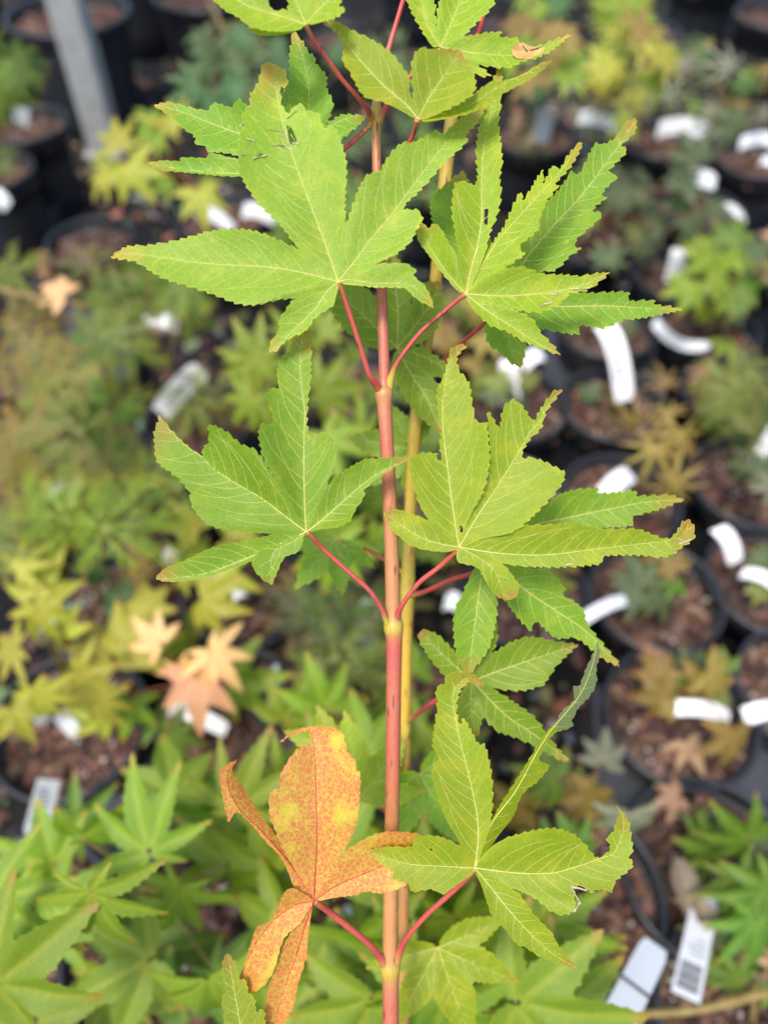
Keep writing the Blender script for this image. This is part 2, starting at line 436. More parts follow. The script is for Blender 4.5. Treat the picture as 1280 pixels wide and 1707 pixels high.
v, f, _ = tube([p-PW for p in wp], rad, 16); me = mesh('stem', v, f, True, M['stem']); setcol(me, 'K', [kc[i//16] for i in range(len(v))])
link('stem', me, None, plant)
def petiole(leafobj, pts, d_end, dstart=None, name='petiole', cols=None):
    """pts (x, y, width) from the leaf to the node"""
    n = len(pts); d0_ = dstart
    out = []
    for i, p in enumerate(pts):
        t = i/(n-1); c = mix3(RED, PINK, .3) if t > .12 else mix3(PINK, YG, .4)
        if t > .85: c = YG
        if cols: c = cols[min(len(cols)-1, int(t*len(cols)))]
        out.append((p[0], p[1], d0_+(d_end-d0_)*t, p[2]/2, c))
    return ktube(name, out, leafobj, M['stem'], 10, 8)
def TR(tr, pts, wd):
    return [(p[0]/tr[2]+tr[0], p[1]/tr[2]+tr[1], wd if len(p) < 3 else p[2]) for p in pts]
t1 = (180, 0, 2.909); t2 = (540, 0, 2.909); t3 = (170, 280, 2.1333); t4 = (640, 180, 2.4615); t5 = (240, 560, 2.6667); t6 = (620, 560, 2.2857); t7 = (340, 1180, 3.239); t8 = (600, 1040, 2.6667); t0 = (0, 0, 1.0)
def reloc(o): o.location = o.location - PW
def LEAF(tr, lobes, d0, mat, label, pet=None, pdepth=None, par=plant, **kw):
    o, z = build_leaf(tr, lobes, d0, mat, label, None, **kw)
    o.location = o.location - par.location; o.parent = par
    if pet: petiole(o, pet, pdepth, d0+.0006)
    return o, z
c3 = lambda *p: tuple((x/2.1333+170, y/2.1333+280) for x, y in p)

# --- leaf A: the big flat leaf, upper left of the stem
A_c = (564, 470, 0)
lA = [Lobe([A_c, (540, 400, 2), (510, 320, 6), (484, 247, 4), (467, 186, 0), (460, 144, -4), (455, 107, -12)],
      [(530, 440), (500, 417), (470, 378), (432, 341), (402, 294), (397, 268), (398, 240), (403, 210), (405, 188), (416, 174), (418, 155), (426, 146), (432, 131), (440, 105)],
      [(572, 430), (575.5, 383), (575, 341), (577, 302), (577, 268), (568, 235), (556, 210), (540, 213), (530, 187), (515, 186), (498, 172), (484, 186), (474, 184), (468, 161), (479, 140), (474, 115)], .22, .16, wave=1.3),
      Lobe([A_c]+[p+(z,) for p, z in zip(c3((700, 370), (560, 350), (400, 342), (250, 325), (100, 303), (30, 318)), (3, 6, 6, 2, -6, -14))],
      [(530, 440), (500, 417)]+list(c3((640, 262), (560, 228), (470, 215), (380, 225), (310, 245), (240, 262), (160, 275), (85, 280))),
      [(540, 480)]+list(c3((690, 460), (620, 470), (545, 487), (480, 482), (410, 455), (335, 430), (290, 415), (225, 395), (170, 365), (125, 335), (70, 325))), .12, .30, wave=1.2),
      Lobe([A_c, (592, 435, 1), (620, 397, 2), (648, 364, 1), (672, 332, 0), (700, 294, -1), (740, 243, -4), (785, 195, -12), (811, 173, -20)],
      [(572, 430), (575.5, 383), (582, 360), (594, 325), (606, 299), (618, 288), (633, 285), (640, 272), (653, 253), (672, 237), (684, 238), (698, 233), (727, 217), (738, 224), (760, 203), (780, 189), (799, 176)],
      [(590, 462), (620, 442), (657, 425), (681, 407), (695, 383), (704, 364), (697, 351), (682, 349), (674, 349), (676, 339), (690, 327), (709, 308), (743, 268), (760, 254), (778, 236), (777, 223), (796, 205)], .25, .18),
      Lobe([A_c]+[p+(z,) for p, z in zip(c3((880, 398), (960, 410), (1060, 412), (1110, 425), (1150, 460), (1180, 495)), (2, 6, 9, 8, 2, -6))],
      [(590, 462), (620, 442)]+list(c3((1040, 338), (1085, 342), (1120, 368), (1105, 382), (1140, 410), (1165, 450))),
      list(c3((900, 415), (970, 425), (1050, 425), (1085, 432), (1110, 460), (1160, 490))), .2, -.1, amp=2.2),
      Lobe([A_c]+[p+(z,) for p, z in zip(c3((800, 440), (760, 500), (700, 560), (640, 615), (595, 655)), (0, 0, -3, -8, -14))],
      [(540, 480)]+list(c3((690, 460), (650, 510), (628, 545), (630, 575), (600, 620))),
      list(c3((830, 450), (820, 490), (760, 530), (740, 560), (715, 585), (660, 610), (620, 650))), .2, .3, amp=3)]
LA, zA = LEAF(t0, lA, .252, 'leafA', 'broad pale green leaf with a silvery torn patch on its top lobe', [(564, 470, 9), (575, 500, 9), (590, 545, 8.5), (604, 590, 9), (616, 625, 10), (626, 640, 14), (634, 652, 18)], STEMD(650), seed=3,
     holes=[[(477, 208), (486, 212), (496, 236), (492, 241), (484, 240)], [(424, 258), (434, 254), (441, 258), (432, 262)], [(469, 143), (474, 148), (471, 160), (466, 156)]])
# --- leaf B behind A
B_c = (930, 760, 0)
lB = [Lobe([B_c, (780, 700), (640, 650), (480, 590), (350, 540), (225, 508, -8)], [(800, 640), (660, 500), (630, 480), (600, 520), (545, 505), (510, 500), (480, 535), (400, 520), (360, 510), (290, 495)], [(760, 765), (640, 755), (560, 740), (480, 735), (480, 715), (415, 690), (430, 670), (370, 625), (345, 605), (300, 560), (240, 525)], .2, .3, amp=3),
      Lobe([B_c, (820, 810), (720, 840, 3), (540, 838, 4), (330, 818), (190, 790, 6)], [(820, 760), (640, 770), (495, 740), (480, 765), (360, 762), (350, 780), (260, 778)], [(840, 850), (640, 856), (540, 852), (440, 842), (330, 832), (250, 825)], .25, .6, amp=2),
      Lobe([B_c, (970, 640), (975, 520), (970, 400), (940, 260), (900, 150)], [(850, 640), (850, 540), (850, 450), (880, 380), (880, 280), (888, 200)], [(1000, 700), (1050, 620), (1085, 540), (1090, 490), (1060, 430), (1060, 370), (1030, 330), (1010, 310), (1000, 270), (970, 250), (945, 200)], .25, .3),
      Lobe([B_c, (1000, 680), (1080, 610), (1170, 570), (1252, 558)], [(1000, 640), (1060, 600), (1130, 555), (1200, 555)], [(1050, 740), (1140, 670), (1190, 630), (1230, 595)], .3, .3)]
LEAF(t1, lB, .262, 'leafB', 'mid green leaf mostly hidden behind the torn upper leaf', [(500, 261, 8), (560, 255, 8), (600, 225, 8), (624, 200, 10)], STEMD(200), seed=4)
# --- leaf C top left, cut by the frame
C_c = (960, 120, 0)
lC = [Lobe([C_c, (860, 85), (720, 45), (630, 0), (540, -80), (470, -140)], [(880, 60), (850, 45), (800, 50), (775, 0), (740, -60), (620, -140)], [(930, 135), (860, 150), (780, 150), (690, 130), (640, 90), (570, 50), (510, 0), (450, -70)], .2, .35, amp=2.5),
      Lobe([C_c, (930, 50), (890, -60), (860, -240)], [(880, 60), (870, 0), (800, -100)], [(990, 80), (1010, 20), (1020, -40), (960, -160)], .3, .2),
      Lobe([C_c, (1000, 70), (1060, 10), (1130, -70), (1200, -180)], [(1000, 40), (1020, -20), (1080, -120)], [(1010, 108), (1090, 92), (1145, 60), (1140, 40), (1120, 20), (1140, 0), (1170, -60)], .2, .3),
      Lobe([(930, 128, 1), (880, 152, -2), (790, 160, -3), (720, 155, -3), (670, 135, -2)], [(900, 142), (820, 148), (740, 142)], [(890, 158), (800, 172), (720, 168)], .8, .1, layer=1, amp=1)]
LEAF(t1, lC, .236, 'leafC', 'light green leaf cut off by the top edge left of the stem', TR(t1, [(960, 122, 9), (1000, 200), (1060, 280), (1130, 380), (1210, 470), (1258, 530, 10), (1285, 585, 14)], 7.5), STEMD(190), seed=5)
# --- leaf D
D_c = (455, 578, 0)
lD = [Lobe([D_c, (400, 510), (300, 425, 2), (200, 320, 3), (100, 200, 2), (-12, 72, -4)], [(440, 520), (412, 440), (415, 380), (385, 330), (330, 260), (270, 215), (210, 180), (145, 150), (50, 95)], [(400, 545), (300, 500), (200, 470), (150, 400), (120, 340), (88, 290), (95, 220), (60, 160), (-5, 110)], .25, .35, amp=3),
      Lobe([D_c, (500, 490), (560, 400), (620, 310), (655, 240)], [(440, 520), (425, 380), (425, 300), (455, 240), (490, 232), (540, 240), (600, 235)], [(540, 555), (620, 520), (700, 475), (735, 425), (720, 340)], .25, .4),
      Lobe([D_c, (600, 548), (700, 515, 4), (800, 450, 3), (900, 392), (1000, 345), (1105, 293, -6)], [(520, 540), (600, 522), (690, 480), (800, 400), (870, 390), (910, 378), (950, 372), (1010, 330), (1060, 300)], [(500, 582), (600, 572), (700, 552), (790, 505), (850, 465), (920, 425), (1000, 385), (1070, 330)], .3, .9, layer=1, amp=2)]
LEAF(t2, lD, .246, 'leafC', 'light green leaf with two wide lobes over the stem top', [(696, 199, 11), (688, 225, 8), (672, 262, 7), (654, 330, 7), (640, 400, 8)], STEMD(400), seed=6)
# --- leaf E top
E_c = (565, 228, 0)
lE = [Lobe([E_c, (500, 120), (470, 0), (445, -110)], [(530, 220), (488, 170), (440, 90), (400, 0), (385, -70)], [(550, 150), (540, 80), (535, 0), (500, -70)], .3, .3),
      Lobe([E_c, (600, 150), (650, 30), (690, -70), (710, -160)], [(548, 180), (545, 100), (560, 0), (600, -90)], [(620, 205), (680, 170), (740, 110), (800, 50), (828, 0), (800, -80)], .25, .3),
      Lobe([E_c, (700, 255), (850, 268), (960, 268), (1060, 240), (1130, 205), (1200, 166, 6)], [(640, 195), (720, 170), (850, 152), (858, 180), (940, 185), (952, 218), (1000, 228), (1060, 215), (1130, 185)], [(600, 265), (680, 305), (760, 318), (890, 328), (960, 297), (1030, 280), (1080, 258), (1130, 225)], .2, .3),
      Lobe([E_c, (650, 290), (740, 335), (815, 368)], [(680, 290), (760, 325)], [(620, 290), (700, 345), (770, 370)], .2, .2)]
LE, zE = LEAF(t2, lE, .258, 'leafC', 'pale leaf with a scorched brown spot near the top edge', None, seed=7, holes=[[(968, 225), (1000, 222), (1015, 236), (990, 246), (972, 240)]])
ktube('petiole', [(812, -40, .30, 4, RED), (806, 20, .30, 4.2, RED), (796, 60, .305, 4.2, RED), (775, 110, .315, 5, PINK)], LE, M['stem'])
# --- leaf F right
F_c = (335, 763, 0)
lF = [Lobe([F_c, (360, 650), (385, 560), (400, 450, 2), (400, 330, 3), (405, 200, 2), (430, 60), (450, -60, -6), (473, -180, -14)], [(318, 680), (305, 590), (290, 500), (278, 420), (290, 312), (330, 302), (375, 315), (383, 260), (376, 190), (390, 60), (402, 0), (428, -70), (452, -130)], [(380, 670), (415, 590), (432, 520), (470, 420), (480, 340), (474, 290), (485, 220), (478, 140), (470, 60), (478, 0), (480, -80), (484, -140)], .3, .35),
      Lobe([F_c, (260, 680), (212, 610), (172, 545), (150, 468)], [(290, 735), (240, 680), (190, 612), (150, 560), (133, 515)], [(318, 680), (308, 615), (270, 560), (230, 490), (200, 474), (182, 495), (165, 476)], .1, .5, amp=2),
      Lobe([F_c, (400, 650), (470, 540), (560, 440), (640, 350), (700, 290), (760, 210), (815, 143)], [(385, 665), (440, 560), (490, 490), (520, 420), (560, 342), (575, 375), (648, 255), (655, 310), (688, 236), (718, 252), (750, 200), (790, 150)], [(400, 695), (480, 665), (540, 625), (578, 600), (555, 565), (632, 500), (635, 460), (670, 380), (715, 320), (702, 308), (750, 260), (790, 200)], -.55, .45, layer=1),
      Lobe([F_c, (480, 772), (600, 765), (720, 750), (820, 725), (927, 673)], [(380, 715), (440, 680), (540, 650), (600, 660), (650, 680), (760, 685), (800, 690), (870, 678)], [(420, 792), (520, 822), (640, 838), (720, 800), (760, 762), (830, 748), (885, 712)], .2, .35),
      Lobe([F_c, (430, 838), (530, 900), (620, 960), (724, 1014)], [(420, 792), (450, 800), (540, 830), (610, 868), (642, 920), (690, 970)], [(358, 810), (400, 862), (440, 895), (500, 915), (560, 952), (640, 985), (695, 1005)], .2, .25)]
LF, zF = LEAF(t4, lF, .258, 'leafC', 'leaf with narrow spiky lobes and chewed dry streaks, upper right of stem', TR(t4, [(335, 765, 9), (300, 790), (240, 840), (160, 910), (100, 980), (52, 1050), (32, 1100, 12), (18, 1150, 17)], 7.5), STEMD(650), seed=8, holes=[[(412, 415), (428, 412), (424, 480), (410, 478)]])
# --- leaf I left middle
I_c = (722, 872, 0)
lI = [Lobe([I_c, (715, 750), (712, 600, 3), (712, 450, 4), (715, 340, 2), (700, 220), (695, 130, -3), (705, 0, -8), (715, -50, -12)], [(670, 780), (600, 650), (545, 570), (515, 480), (515, 395), (575, 388), (550, 290), (555, 238), (600, 228), (590, 170), (608, 100), (645, 62), (652, 0)], [(765, 760), (800, 690), (850, 560), (850, 490), (820, 428), (765, 440), (732, 445), (726, 330), (740, 200), (745, 50), (742, -20)], .25, .25),
      Lobe([I_c, (790, 820), (880, 740), (960, 670), (1060, 600), (1178, 548, -5)], [(765, 760), (800, 690), (850, 630), (920, 580), (990, 545), (1050, 545), (1120, 535)], [(780, 855), (860, 850), (920, 820), (930, 790), (980, 710), (982, 680), (1050, 625), (1120, 580)], .25, .35, amp=2.4),
      Lobe([I_c, (620, 795, 2), (520, 720, 3), (400, 650, 2), (310, 590), (250, 530), (190, 490), (110, 410), (68, 350)], [(680, 780), (620, 680), (560, 600), (500, 510), (430, 480), (370, 428), (290, 392), (290, 465), (262, 500), (258, 532), (225, 515), (190, 486), (130, 428), (85, 370)], [(660, 858), (580, 875), (450, 870), (370, 865), (280, 835), (210, 750), (205, 700), (150, 630), (60, 560), (50, 490), (45, 430), (62, 385)], .75, .22),
      Lobe([I_c, (560, 945), (400, 1012), (250, 1062), (55, 1082)], [(640, 868), (590, 878), (500, 900), (310, 938), (180, 1000), (100, 1030), (62, 1062)], [(680, 908), (560, 965), (400, 1032), (250, 1078), (120, 1094)], .25, .5, amp=1.8),
      Lobe([(715, 885, 2), (640, 925, 6), (580, 960, 8), (565, 1030, 5), (570, 1108)], [(660, 900), (600, 925), (530, 935), (480, 1010), (520, 1075)], [(705, 890), (690, 955), (625, 985), (595, 1045)], .3, .3, layer=1, amp=2)]
LEAF(t5, lI, .262, 'leafB', 'green leaf left of the stem with a folded dark upper left lobe', TR(t5, [(725, 872, 9), (760, 905), (800, 950), (900, 1040), (1000, 1130), (1055, 1210), (1075, 1260, 10), (1095, 1300, 16)], 8), STEMD(1045), seed=11, holes=[[(745, 432), (762, 440), (752, 460), (738, 458)]])
# --- leaf J right middle
J_c = (332, 805, 0)
lJ = [Lobe([J_c, (310, 670), (290, 520), (275, 400), (268, 300), (275, 200), (295, 100), (365, 35, -8)], [(280, 760), (220, 700), (180, 640), (150, 540), (145, 470), (180, 448), (240, 445), (262, 458), (256, 420), (262, 370), (250, 280), (248, 200), (275, 150), (290, 80), (312, 38)], [(345, 740), (385, 660), (425, 590), (448, 480), (445, 420), (435, 330), (400, 330), (382, 260), (370, 180), (332, 130), (325, 80)], .3, .3),
      Lobe([J_c, (400, 690, 3), (480, 570, 4), (560, 440, 2), (600, 370), (640, 320), (680, 250, -3), (725, 206, -8)], [(370, 700), (410, 630), (440, 540), (448, 450), (440, 330), (445, 286), (485, 352), (497, 280), (540, 240), (590, 290), (615, 325), (640, 280), (690, 212)], [(420, 768), (540, 745), (640, 660), (715, 575), (735, 525), (700, 500), (620, 465), (568, 460), (600, 395), (645, 350), (662, 290)], .25, .3, layer=1),
      Lobe([J_c, (220, 782), (130, 735), (45, 672)], [(280, 760), (240, 715), (160, 680), (90, 660)], [(270, 822), (170, 808), (115, 775), (60, 720)], .3, .2, amp=1.8),
      Lobe([J_c, (480, 828, 3), (650, 835, 4), (830, 815, 3), (1000, 795), (1120, 780), (1185, 760, -3), (1208, 698, 3)], [(400, 775), (510, 765), (560, 725), (680, 718), (760, 715), (900, 735), (1010, 735), (1110, 772), (1150, 758), (1180, 710)], [(420, 832), (520, 870), (640, 880), (740, 880), (872, 868), (880, 840), (1000, 835), (1120, 842), (1180, 805), (1225, 772), (1226, 730)], .35, .15),
      Lobe([J_c, (420, 855), (475, 910), (505, 1005, -5)], [(410, 835), (490, 862), (540, 920), (562, 960), (540, 1000)], [(328, 860), (400, 882), (430, 930), (465, 985)], .1, .3, amp=2)]
LJ, zJ = LEAF(t6, lJ, .262, 'leafC', 'yellowing green leaf right of the stem with a long bent right lobe', TR(t6, [(330, 810, 9), (300, 840), (250, 885), (180, 940), (125, 1010), (100, 1055, 11), (88, 1100, 16)], 8.5), STEMD(1045), seed=12, holes=[[(333, 725), (345, 722), (346, 745), (336, 750)], [(350, 738), (358, 736), (358, 752), (351, 752)], [(246, 452), (262, 450), (266, 472), (250, 474)]])
# --- leaf N lower right
N_c = (510, 1085, 0)
lN = [Lobe([N_c, (525, 960), (520, 850, 3), (490, 700, 5), (450, 540, 3), (425, 420), (412, 320, -2), (440, 265, -2), (490, 240), (550, 280, -5)], [(480, 1020), (460, 985), (390, 880), (345, 760), (318, 640), (350, 600), (323, 540), (330, 460), (343, 370), (338, 285), (370, 270), (390, 225), (470, 212), (530, 245)], [(535, 1010), (575, 900), (590, 780), (580, 640), (550, 530), (530, 540), (490, 470), (462, 418), (445, 450), (430, 390), (440, 310), (480, 262), (530, 272)], .3, .35),
      Lobe([N_c, (560, 950), (595, 870), (690, 745), (775, 590), (840, 485), (900, 412), (980, 310), (1030, 190), (1056, 78)], [(530, 990), (575, 885), (650, 760), (720, 650), (770, 570), (820, 490), (865, 440), (898, 385), (952, 335), (943, 282), (975, 272), (1000, 205), (1035, 130)], [(560, 1030), (620, 940), (680, 860), (720, 760), (790, 700), (843, 632), (800, 610), (812, 560), (860, 490), (942, 460), (942, 425), (958, 402), (972, 372), (1022, 320), (1052, 260), (1050, 200), (1066, 130)], -.8, .7, layer=1, under=.62, amp=2.4),
      Lobe([N_c, (700, 1108, 3), (850, 1108, 4), (960, 1080, 3), (1060, 1045), (1130, 1015, -3), (1168, 920, -3), (1165, 850), (1133, 803, 6)], [(560, 1020), (620, 970), (700, 935), (840, 908), (930, 925), (990, 970), (1040, 1032), (1070, 1035), (1112, 1000), (1094, 950), (1120, 930), (1138, 880), (1152, 835)], [(590, 1125), (660, 1165), (720, 1190), (790, 1230), (870, 1290), (950, 1280), (955, 1225), (948, 1170), (1005, 1172), (1020, 1198), (1060, 1180), (1122, 1192), (1130, 1150), (1200, 1090), (1212, 1060), (1195, 1040), (1212, 1000), (1202, 940), (1190, 870)], .3, .25),
      Lobe([N_c, (370, 1078, 3), (200, 1065, 4), (22, 1008)], [(470, 1000), (440, 985), (370, 950), (300, 940), (240, 950), (228, 990), (120, 990)], [(490, 1112), (440, 1150), (370, 1202), (320, 1180), (228, 1192), (220, 1160), (140, 1130), (150, 1100), (80, 1060)], .3, .3, amp=2.4),
      Lobe([N_c, (580, 1170), (660, 1270, 3), (760, 1380, 2), (860, 1470, -2), (967, 1532, -8)], [(590, 1125), (660, 1168), (710, 1205), (780, 1300), (850, 1370), (880, 1430), (930, 1490)], [(542, 1160), (568, 1250), (600, 1330), (640, 1350), (690, 1420), (740, 1440), (790, 1475), (880, 1512)], .25, .3, amp=2.4)]
LN, zN = LEAF(t8, lN, .266, 'leafC', 'bright green leaf lower right with curled lobes and a torn white nick', TR(t8, [(508, 1090, 10), (480, 1125), (400, 1200), (300, 1290), (220, 1380), (185, 1440, 11), (160, 1500, 18)], 9), STEMD(1610), seed=13, holes=[[(310, 998), (322, 1000), (320, 1014), (308, 1010)]])
# --- leaf O orange
O_c = (595, 1040, 0)
lO = [Lobe([O_c, (600, 900), (610, 750, 4), (608, 600, 7), (605, 450, 6), (600, 300, 2), (592, 200, -4), (570, 130, -8), (500, 132, -4), (393, 203, 6)], [(560, 970), (480, 850), (420, 750), (380, 650), (353, 580), (358, 460), (410, 430), (408, 380), (440, 310), (480, 250), (530, 200), (575, 198), (578, 160), (558, 128), (480, 148), (430, 178)], [(660, 920), (740, 800), (800, 690), (832, 580), (842, 440), (842, 355), (820, 330), (820, 290), (780, 240), (762, 180), (752, 140), (700, 108), (600, 98), (530, 108), (450, 148)], .25, .3, amp=2.4, wave=1.6),
      Lobe([O_c, (500, 890), (400, 765), (300, 655), (200, 560), (140, 450), (130, 350), (180, 278, 8)], [(500, 980), (450, 870), (400, 790), (330, 720), (280, 655), (180, 560), (137, 618), (118, 560), (95, 440), (83, 345), (120, 310)], [(560, 975), (480, 820), (400, 700), (300, 570), (240, 470), (180, 380), (150, 340)], .4, -.9, layer=1, amp=2),
      Lobe([O_c, (700, 968, 2), (800, 920, 4), (900, 880, 5), (1040, 820, 6), (1235, 760)], [(660, 920), (740, 805), (800, 750), (880, 700), (960, 672), (1060, 670), (1190, 688)], [(700, 1022), (820, 1012), (870, 990), (960, 1002), (1080, 962), (1160, 880)], .25, .3, amp=2.4),
      Lobe([O_c, (500, 1062), (420, 1110, 4), (340, 1190, 4), (270, 1290), (175, 1500, -8)], [(520, 1000), (480, 975), (430, 1000), (390, 1090), (350, 1160), (290, 1180), (250, 1280), (215, 1400), (178, 1490)], [(550, 1100), (520, 1160), (430, 1250), (385, 1400), (340, 1480), (300, 1520), (248, 1538), (215, 1460)], .6, .35, layer=2, amp=1.6),
      Lobe([O_c, (545, 1180), (495, 1350), (440, 1500), (385, 1700), (360, 1850)], [(550, 1110), (440, 1260), (412, 1350), (370, 1450), (338, 1560), (325, 1700), (330, 1780)], [(578, 1075), (565, 1200), (552, 1350), (505, 1500), (490, 1590), (440, 1700), (400, 1790)], .3, .5, layer=3, amp=1.8)]
LEAF(t7, lO, .272, 'leafO', 'orange and yellow mottled leaf with red veins beside the stem base', TR(t7, [(597, 1042, 11), (640, 1075), (700, 1120), (820, 1215), (900, 1285), (945, 1340, 12), (990, 1400, 20)], 11), STEMD(1610), vein='veinR', seed=14, midw=1.5)
# --- leaf Pb bottom left tip
lP = [Lobe([(260, 1960, 0), (215, 1800), (185, 1640), (155, 1470), (130, 1328)], [(160, 1900), (100, 1780), (110, 1660), (93, 1560), (122, 1540), (98, 1420), (110, 1350)], [(360, 1850), (330, 1720), (325, 1630), (280, 1640), (276, 1570), (240, 1540), (232, 1480), (200, 1465), (182, 1440), (172, 1380), (142, 1340)], .3, .3)]
LEAF(t7, lP, .27, 'leafA', 'single pointed green lobe rising at the bottom edge below the orange leaf', [(420, 1785, 7), (520, 1800, 8), (640, 1810, 9)], STEMD(1800), seed=15)
lP2 = [Lobe([(1010, 1760, 0), (960, 1690), (928, 1635)], [(940, 1770), (890, 1710), (895, 1670)], [(1030, 1720), (975, 1680), (955, 1640)], .3, .3)]
petiole(LE, [(735, 80, 7), (700, 110, 7), (660, 155, 8), (640, 185, 11), (630, 205, 15)], STEMD(200), .259)
# dry torn tissue
def flake(tr, pts, d, zf, mat, parent, z=1.2, name='torn_tissue'):
    X = [(p[0]/tr[2]+tr[0], p[1]/tr[2]+tr[1]) for p in pts]; n = len(X); vs = []
    pw = parent_world(parent)
    for q in X:
        zz = zf(0, q[0], q[1])[0]+z+R.uniform(-1, 2.2); vs.append(P(q[0], q[1], d-zz*d/F)-pw)
    cx = sum(q[0] for q in X)/n; cy = sum(q[1] for q in X)/n
    zz = zf(0, cx, cy)[0]+z+1; vs.append(P(cx, cy, d-zz*d/F)-pw)
    fs = [(i, (i+1) % n, n) for i in range(n)]
    k = len(vs); back = [v+FW*.00012 for v in vs]; vs += back
    fs += [((i+1) % n+k, i+k, n+k) for i in range(n)]
    link(name, mesh(name, vs, fs, False), M[mat], parent)
def strip(tr, a, b, wd, d, zf, mat, parent):
    dx, dy = b[0]-a[0], b[1]-a[1]; l = math.hypot(dx, dy); wd *= .5; nx, ny = -dy/l*wd, dx/l*wd
    m = 4; top = [(a[0]+dx*i/m+nx*R.uniform(.5, 1.2), a[1]+dy*i/m+ny*R.uniform(.5, 1.2)) for i in range(m+1)]
    bot = [(a[0]+dx*i/m-nx*R.uniform(.5, 1.2), a[1]+dy*i/m-ny*R.uniform(.5, 1.2)) for i in range(m, -1, -1)]
    flake(tr, top+bot, d, zf, mat, parent)
for a, b, wd in (((838, 600), (850, 700), 5), ((850, 700), (885, 725), 6), ((840, 610), (870, 680), 3), ((868, 640), (880, 715), 4), ((885, 650), (920, 700), 4), ((895, 690), (925, 705), 5), ((790, 702), (850, 703), 2), ((770, 628), (840, 632), 1.5), ((672, 668), (720, 690), 6), ((705, 765), (770, 752), 7), ((640, 608), (658, 600), 7), ((650, 748), (668, 750), 7), ((865, 580), (915, 530), 2)):
    strip(t1, a, b, wd, .252, zA, 'dry', LA)
for a, b, wd in (((672, 765), (735, 760), 5), ((770, 742), (845, 738), 5), ((645, 808), (690, 798), 5), ((645, 815), (660, 800), 4)): strip(t4, a, b, wd, .258, zF, 'dry', LF)
for a, b, wd in (((945, 1170), (1010, 1185), 8), ((940, 1165), (955, 1200), 6), ((955, 1205), (980, 1245), 6), ((975, 1240), (950, 1280), 8)): strip(t8, a, b, wd, .266, zN, 'dry', LN)
M['dryT'] = simple('scorched_tissue', (.50, .36, .10), .6, .3, .5, 500, col2=(.40, .20, .07))
flake(t2, [(905, 240), (930, 215), (960, 205), (1000, 224), (1040, 228), (1075, 225), (1060, 258), (1020, 275), (985, 288), (940, 285), (915, 268)], .258, zE, 'dryT', LE, .5)
for a, b, wd in (((955, 215), (985, 250), 9), ((985, 250), (1040, 235), 10), ((950, 260), (1010, 275), 7)): strip(t2, a, b, wd, .258, zE, 'dryB', LE)
for a, b, wd in (((740, 872), (765, 868), 7), ((1170, 792), (1215, 775), 6), ((1075, 805), (1085, 812), 5), ((1150, 825), (1158, 828), 4)): strip(t6, a, b, wd, .262, zJ, 'dry', LJ)

# ------------------------------------------------------------------ second shoot, ochre stem just behind
S2D = lambda y: .30+.075*(y/1707)
b2 = Vector((.02, .02, 0))
plant2 = empty('maple_sapling', (P(675, 1707, .40).x, -.04, 0), 'soft focus maple sapling with ochre yellow stem right behind the sharp one', 'sapling')
PW2 = plant2.location.copy()
sp = [(778, -60, 16, OCH), (765, 80, 19, OCH), (752, 200, 22, OCH), (738, 340, 22, OCH), (726, 470, 21, OCH), (723, 492, 27, YG), (718, 530, 21, YG), (706, 600, 21, OCH), (694, 690, 21, OCH), (686, 800, 20, OCH), (682, 900, 20, OCH), (679, 985, 26, YG), (678, 1050, 20, OCH), (675, 1200, 19, OCH), (673, 1400, 19, TAN), (672, 1700, 19, TAN)]
cp = catmull([(x, y, S2D(y), wd/2, *c) for x, y, wd, c in sp], 8); wp = [P(q[0], q[1], q[2]) for q in cp]; rad = [q[3]*q[2]/F for q in cp]; kc = [q[4:7] for q in cp]
last = wp[-1]; foot = Vector((PW2.x, -.04, .155))
for k in range(1, 7):
    t = k/6; wp.append(last.lerp(foot, t)); rad.append(rad[len(cp)-1]*(1+.3*t)); kc.append(TAN)
v, f, _ = tube([p-PW2 for p in wp], rad, 14); me = mesh('stem', v, f, True, M['stem']); setcol(me, 'K', [kc[i//14] for i in range(len(v))]); link('stem', me, None, plant2)
G_c = (480, 800, 0); kw = dict(par=plant2, second=True)
lG = [Lobe([G_c, (560, 650), (680, 500), (800, 370), (900, 240), (1000, 100), (1032, 40, -8)], [(440, 650), (520, 560), (620, 440), (720, 330), (770, 258), (800, 272), (862, 148), (900, 150), (960, 110), (990, 60)], [(580, 760), (640, 672), (700, 668), (770, 600), (808, 578), (780, 550), (895, 440), (850, 420), (912, 368), (890, 350), (958, 280), (920, 260), (995, 180), (975, 150), (1028, 100)], .2, .3),
      Lobe([G_c, (700, 815), (900, 812), (1050, 820), (1228, 828)], [(580, 760), (700, 755), (860, 758), (1000, 755), (1002, 790), (1100, 788), (1112, 806), (1180, 815)], [(600, 885), (680, 912), (800, 928), (800, 890), (900, 905), (980, 870), (1060, 862), (1130, 848)], .25, .3),
      Lobe([G_c, (500, 950), (562, 1065)], [(420, 860), (423, 960), (470, 1000), (525, 1050)], [(530, 880), (582, 930), (580, 1000)], .3, .3),
      Lobe([G_c, (370, 600), (310, 420), (325, 255)], [(400, 760), (300, 640), (210, 500), (190, 390), (230, 330)], [(470, 650), (420, 500), (370, 350)], .3, .3)]
LEAF(t4, lG, .285, 'leafB', 'large slightly blurred leaf with a long lobe reaching right', [(835, 505, 8), (800, 545, 8), (750, 590, 8), (712, 640, 10)], .34, seed=21, **kw)
H_c = (662, 580, 0)
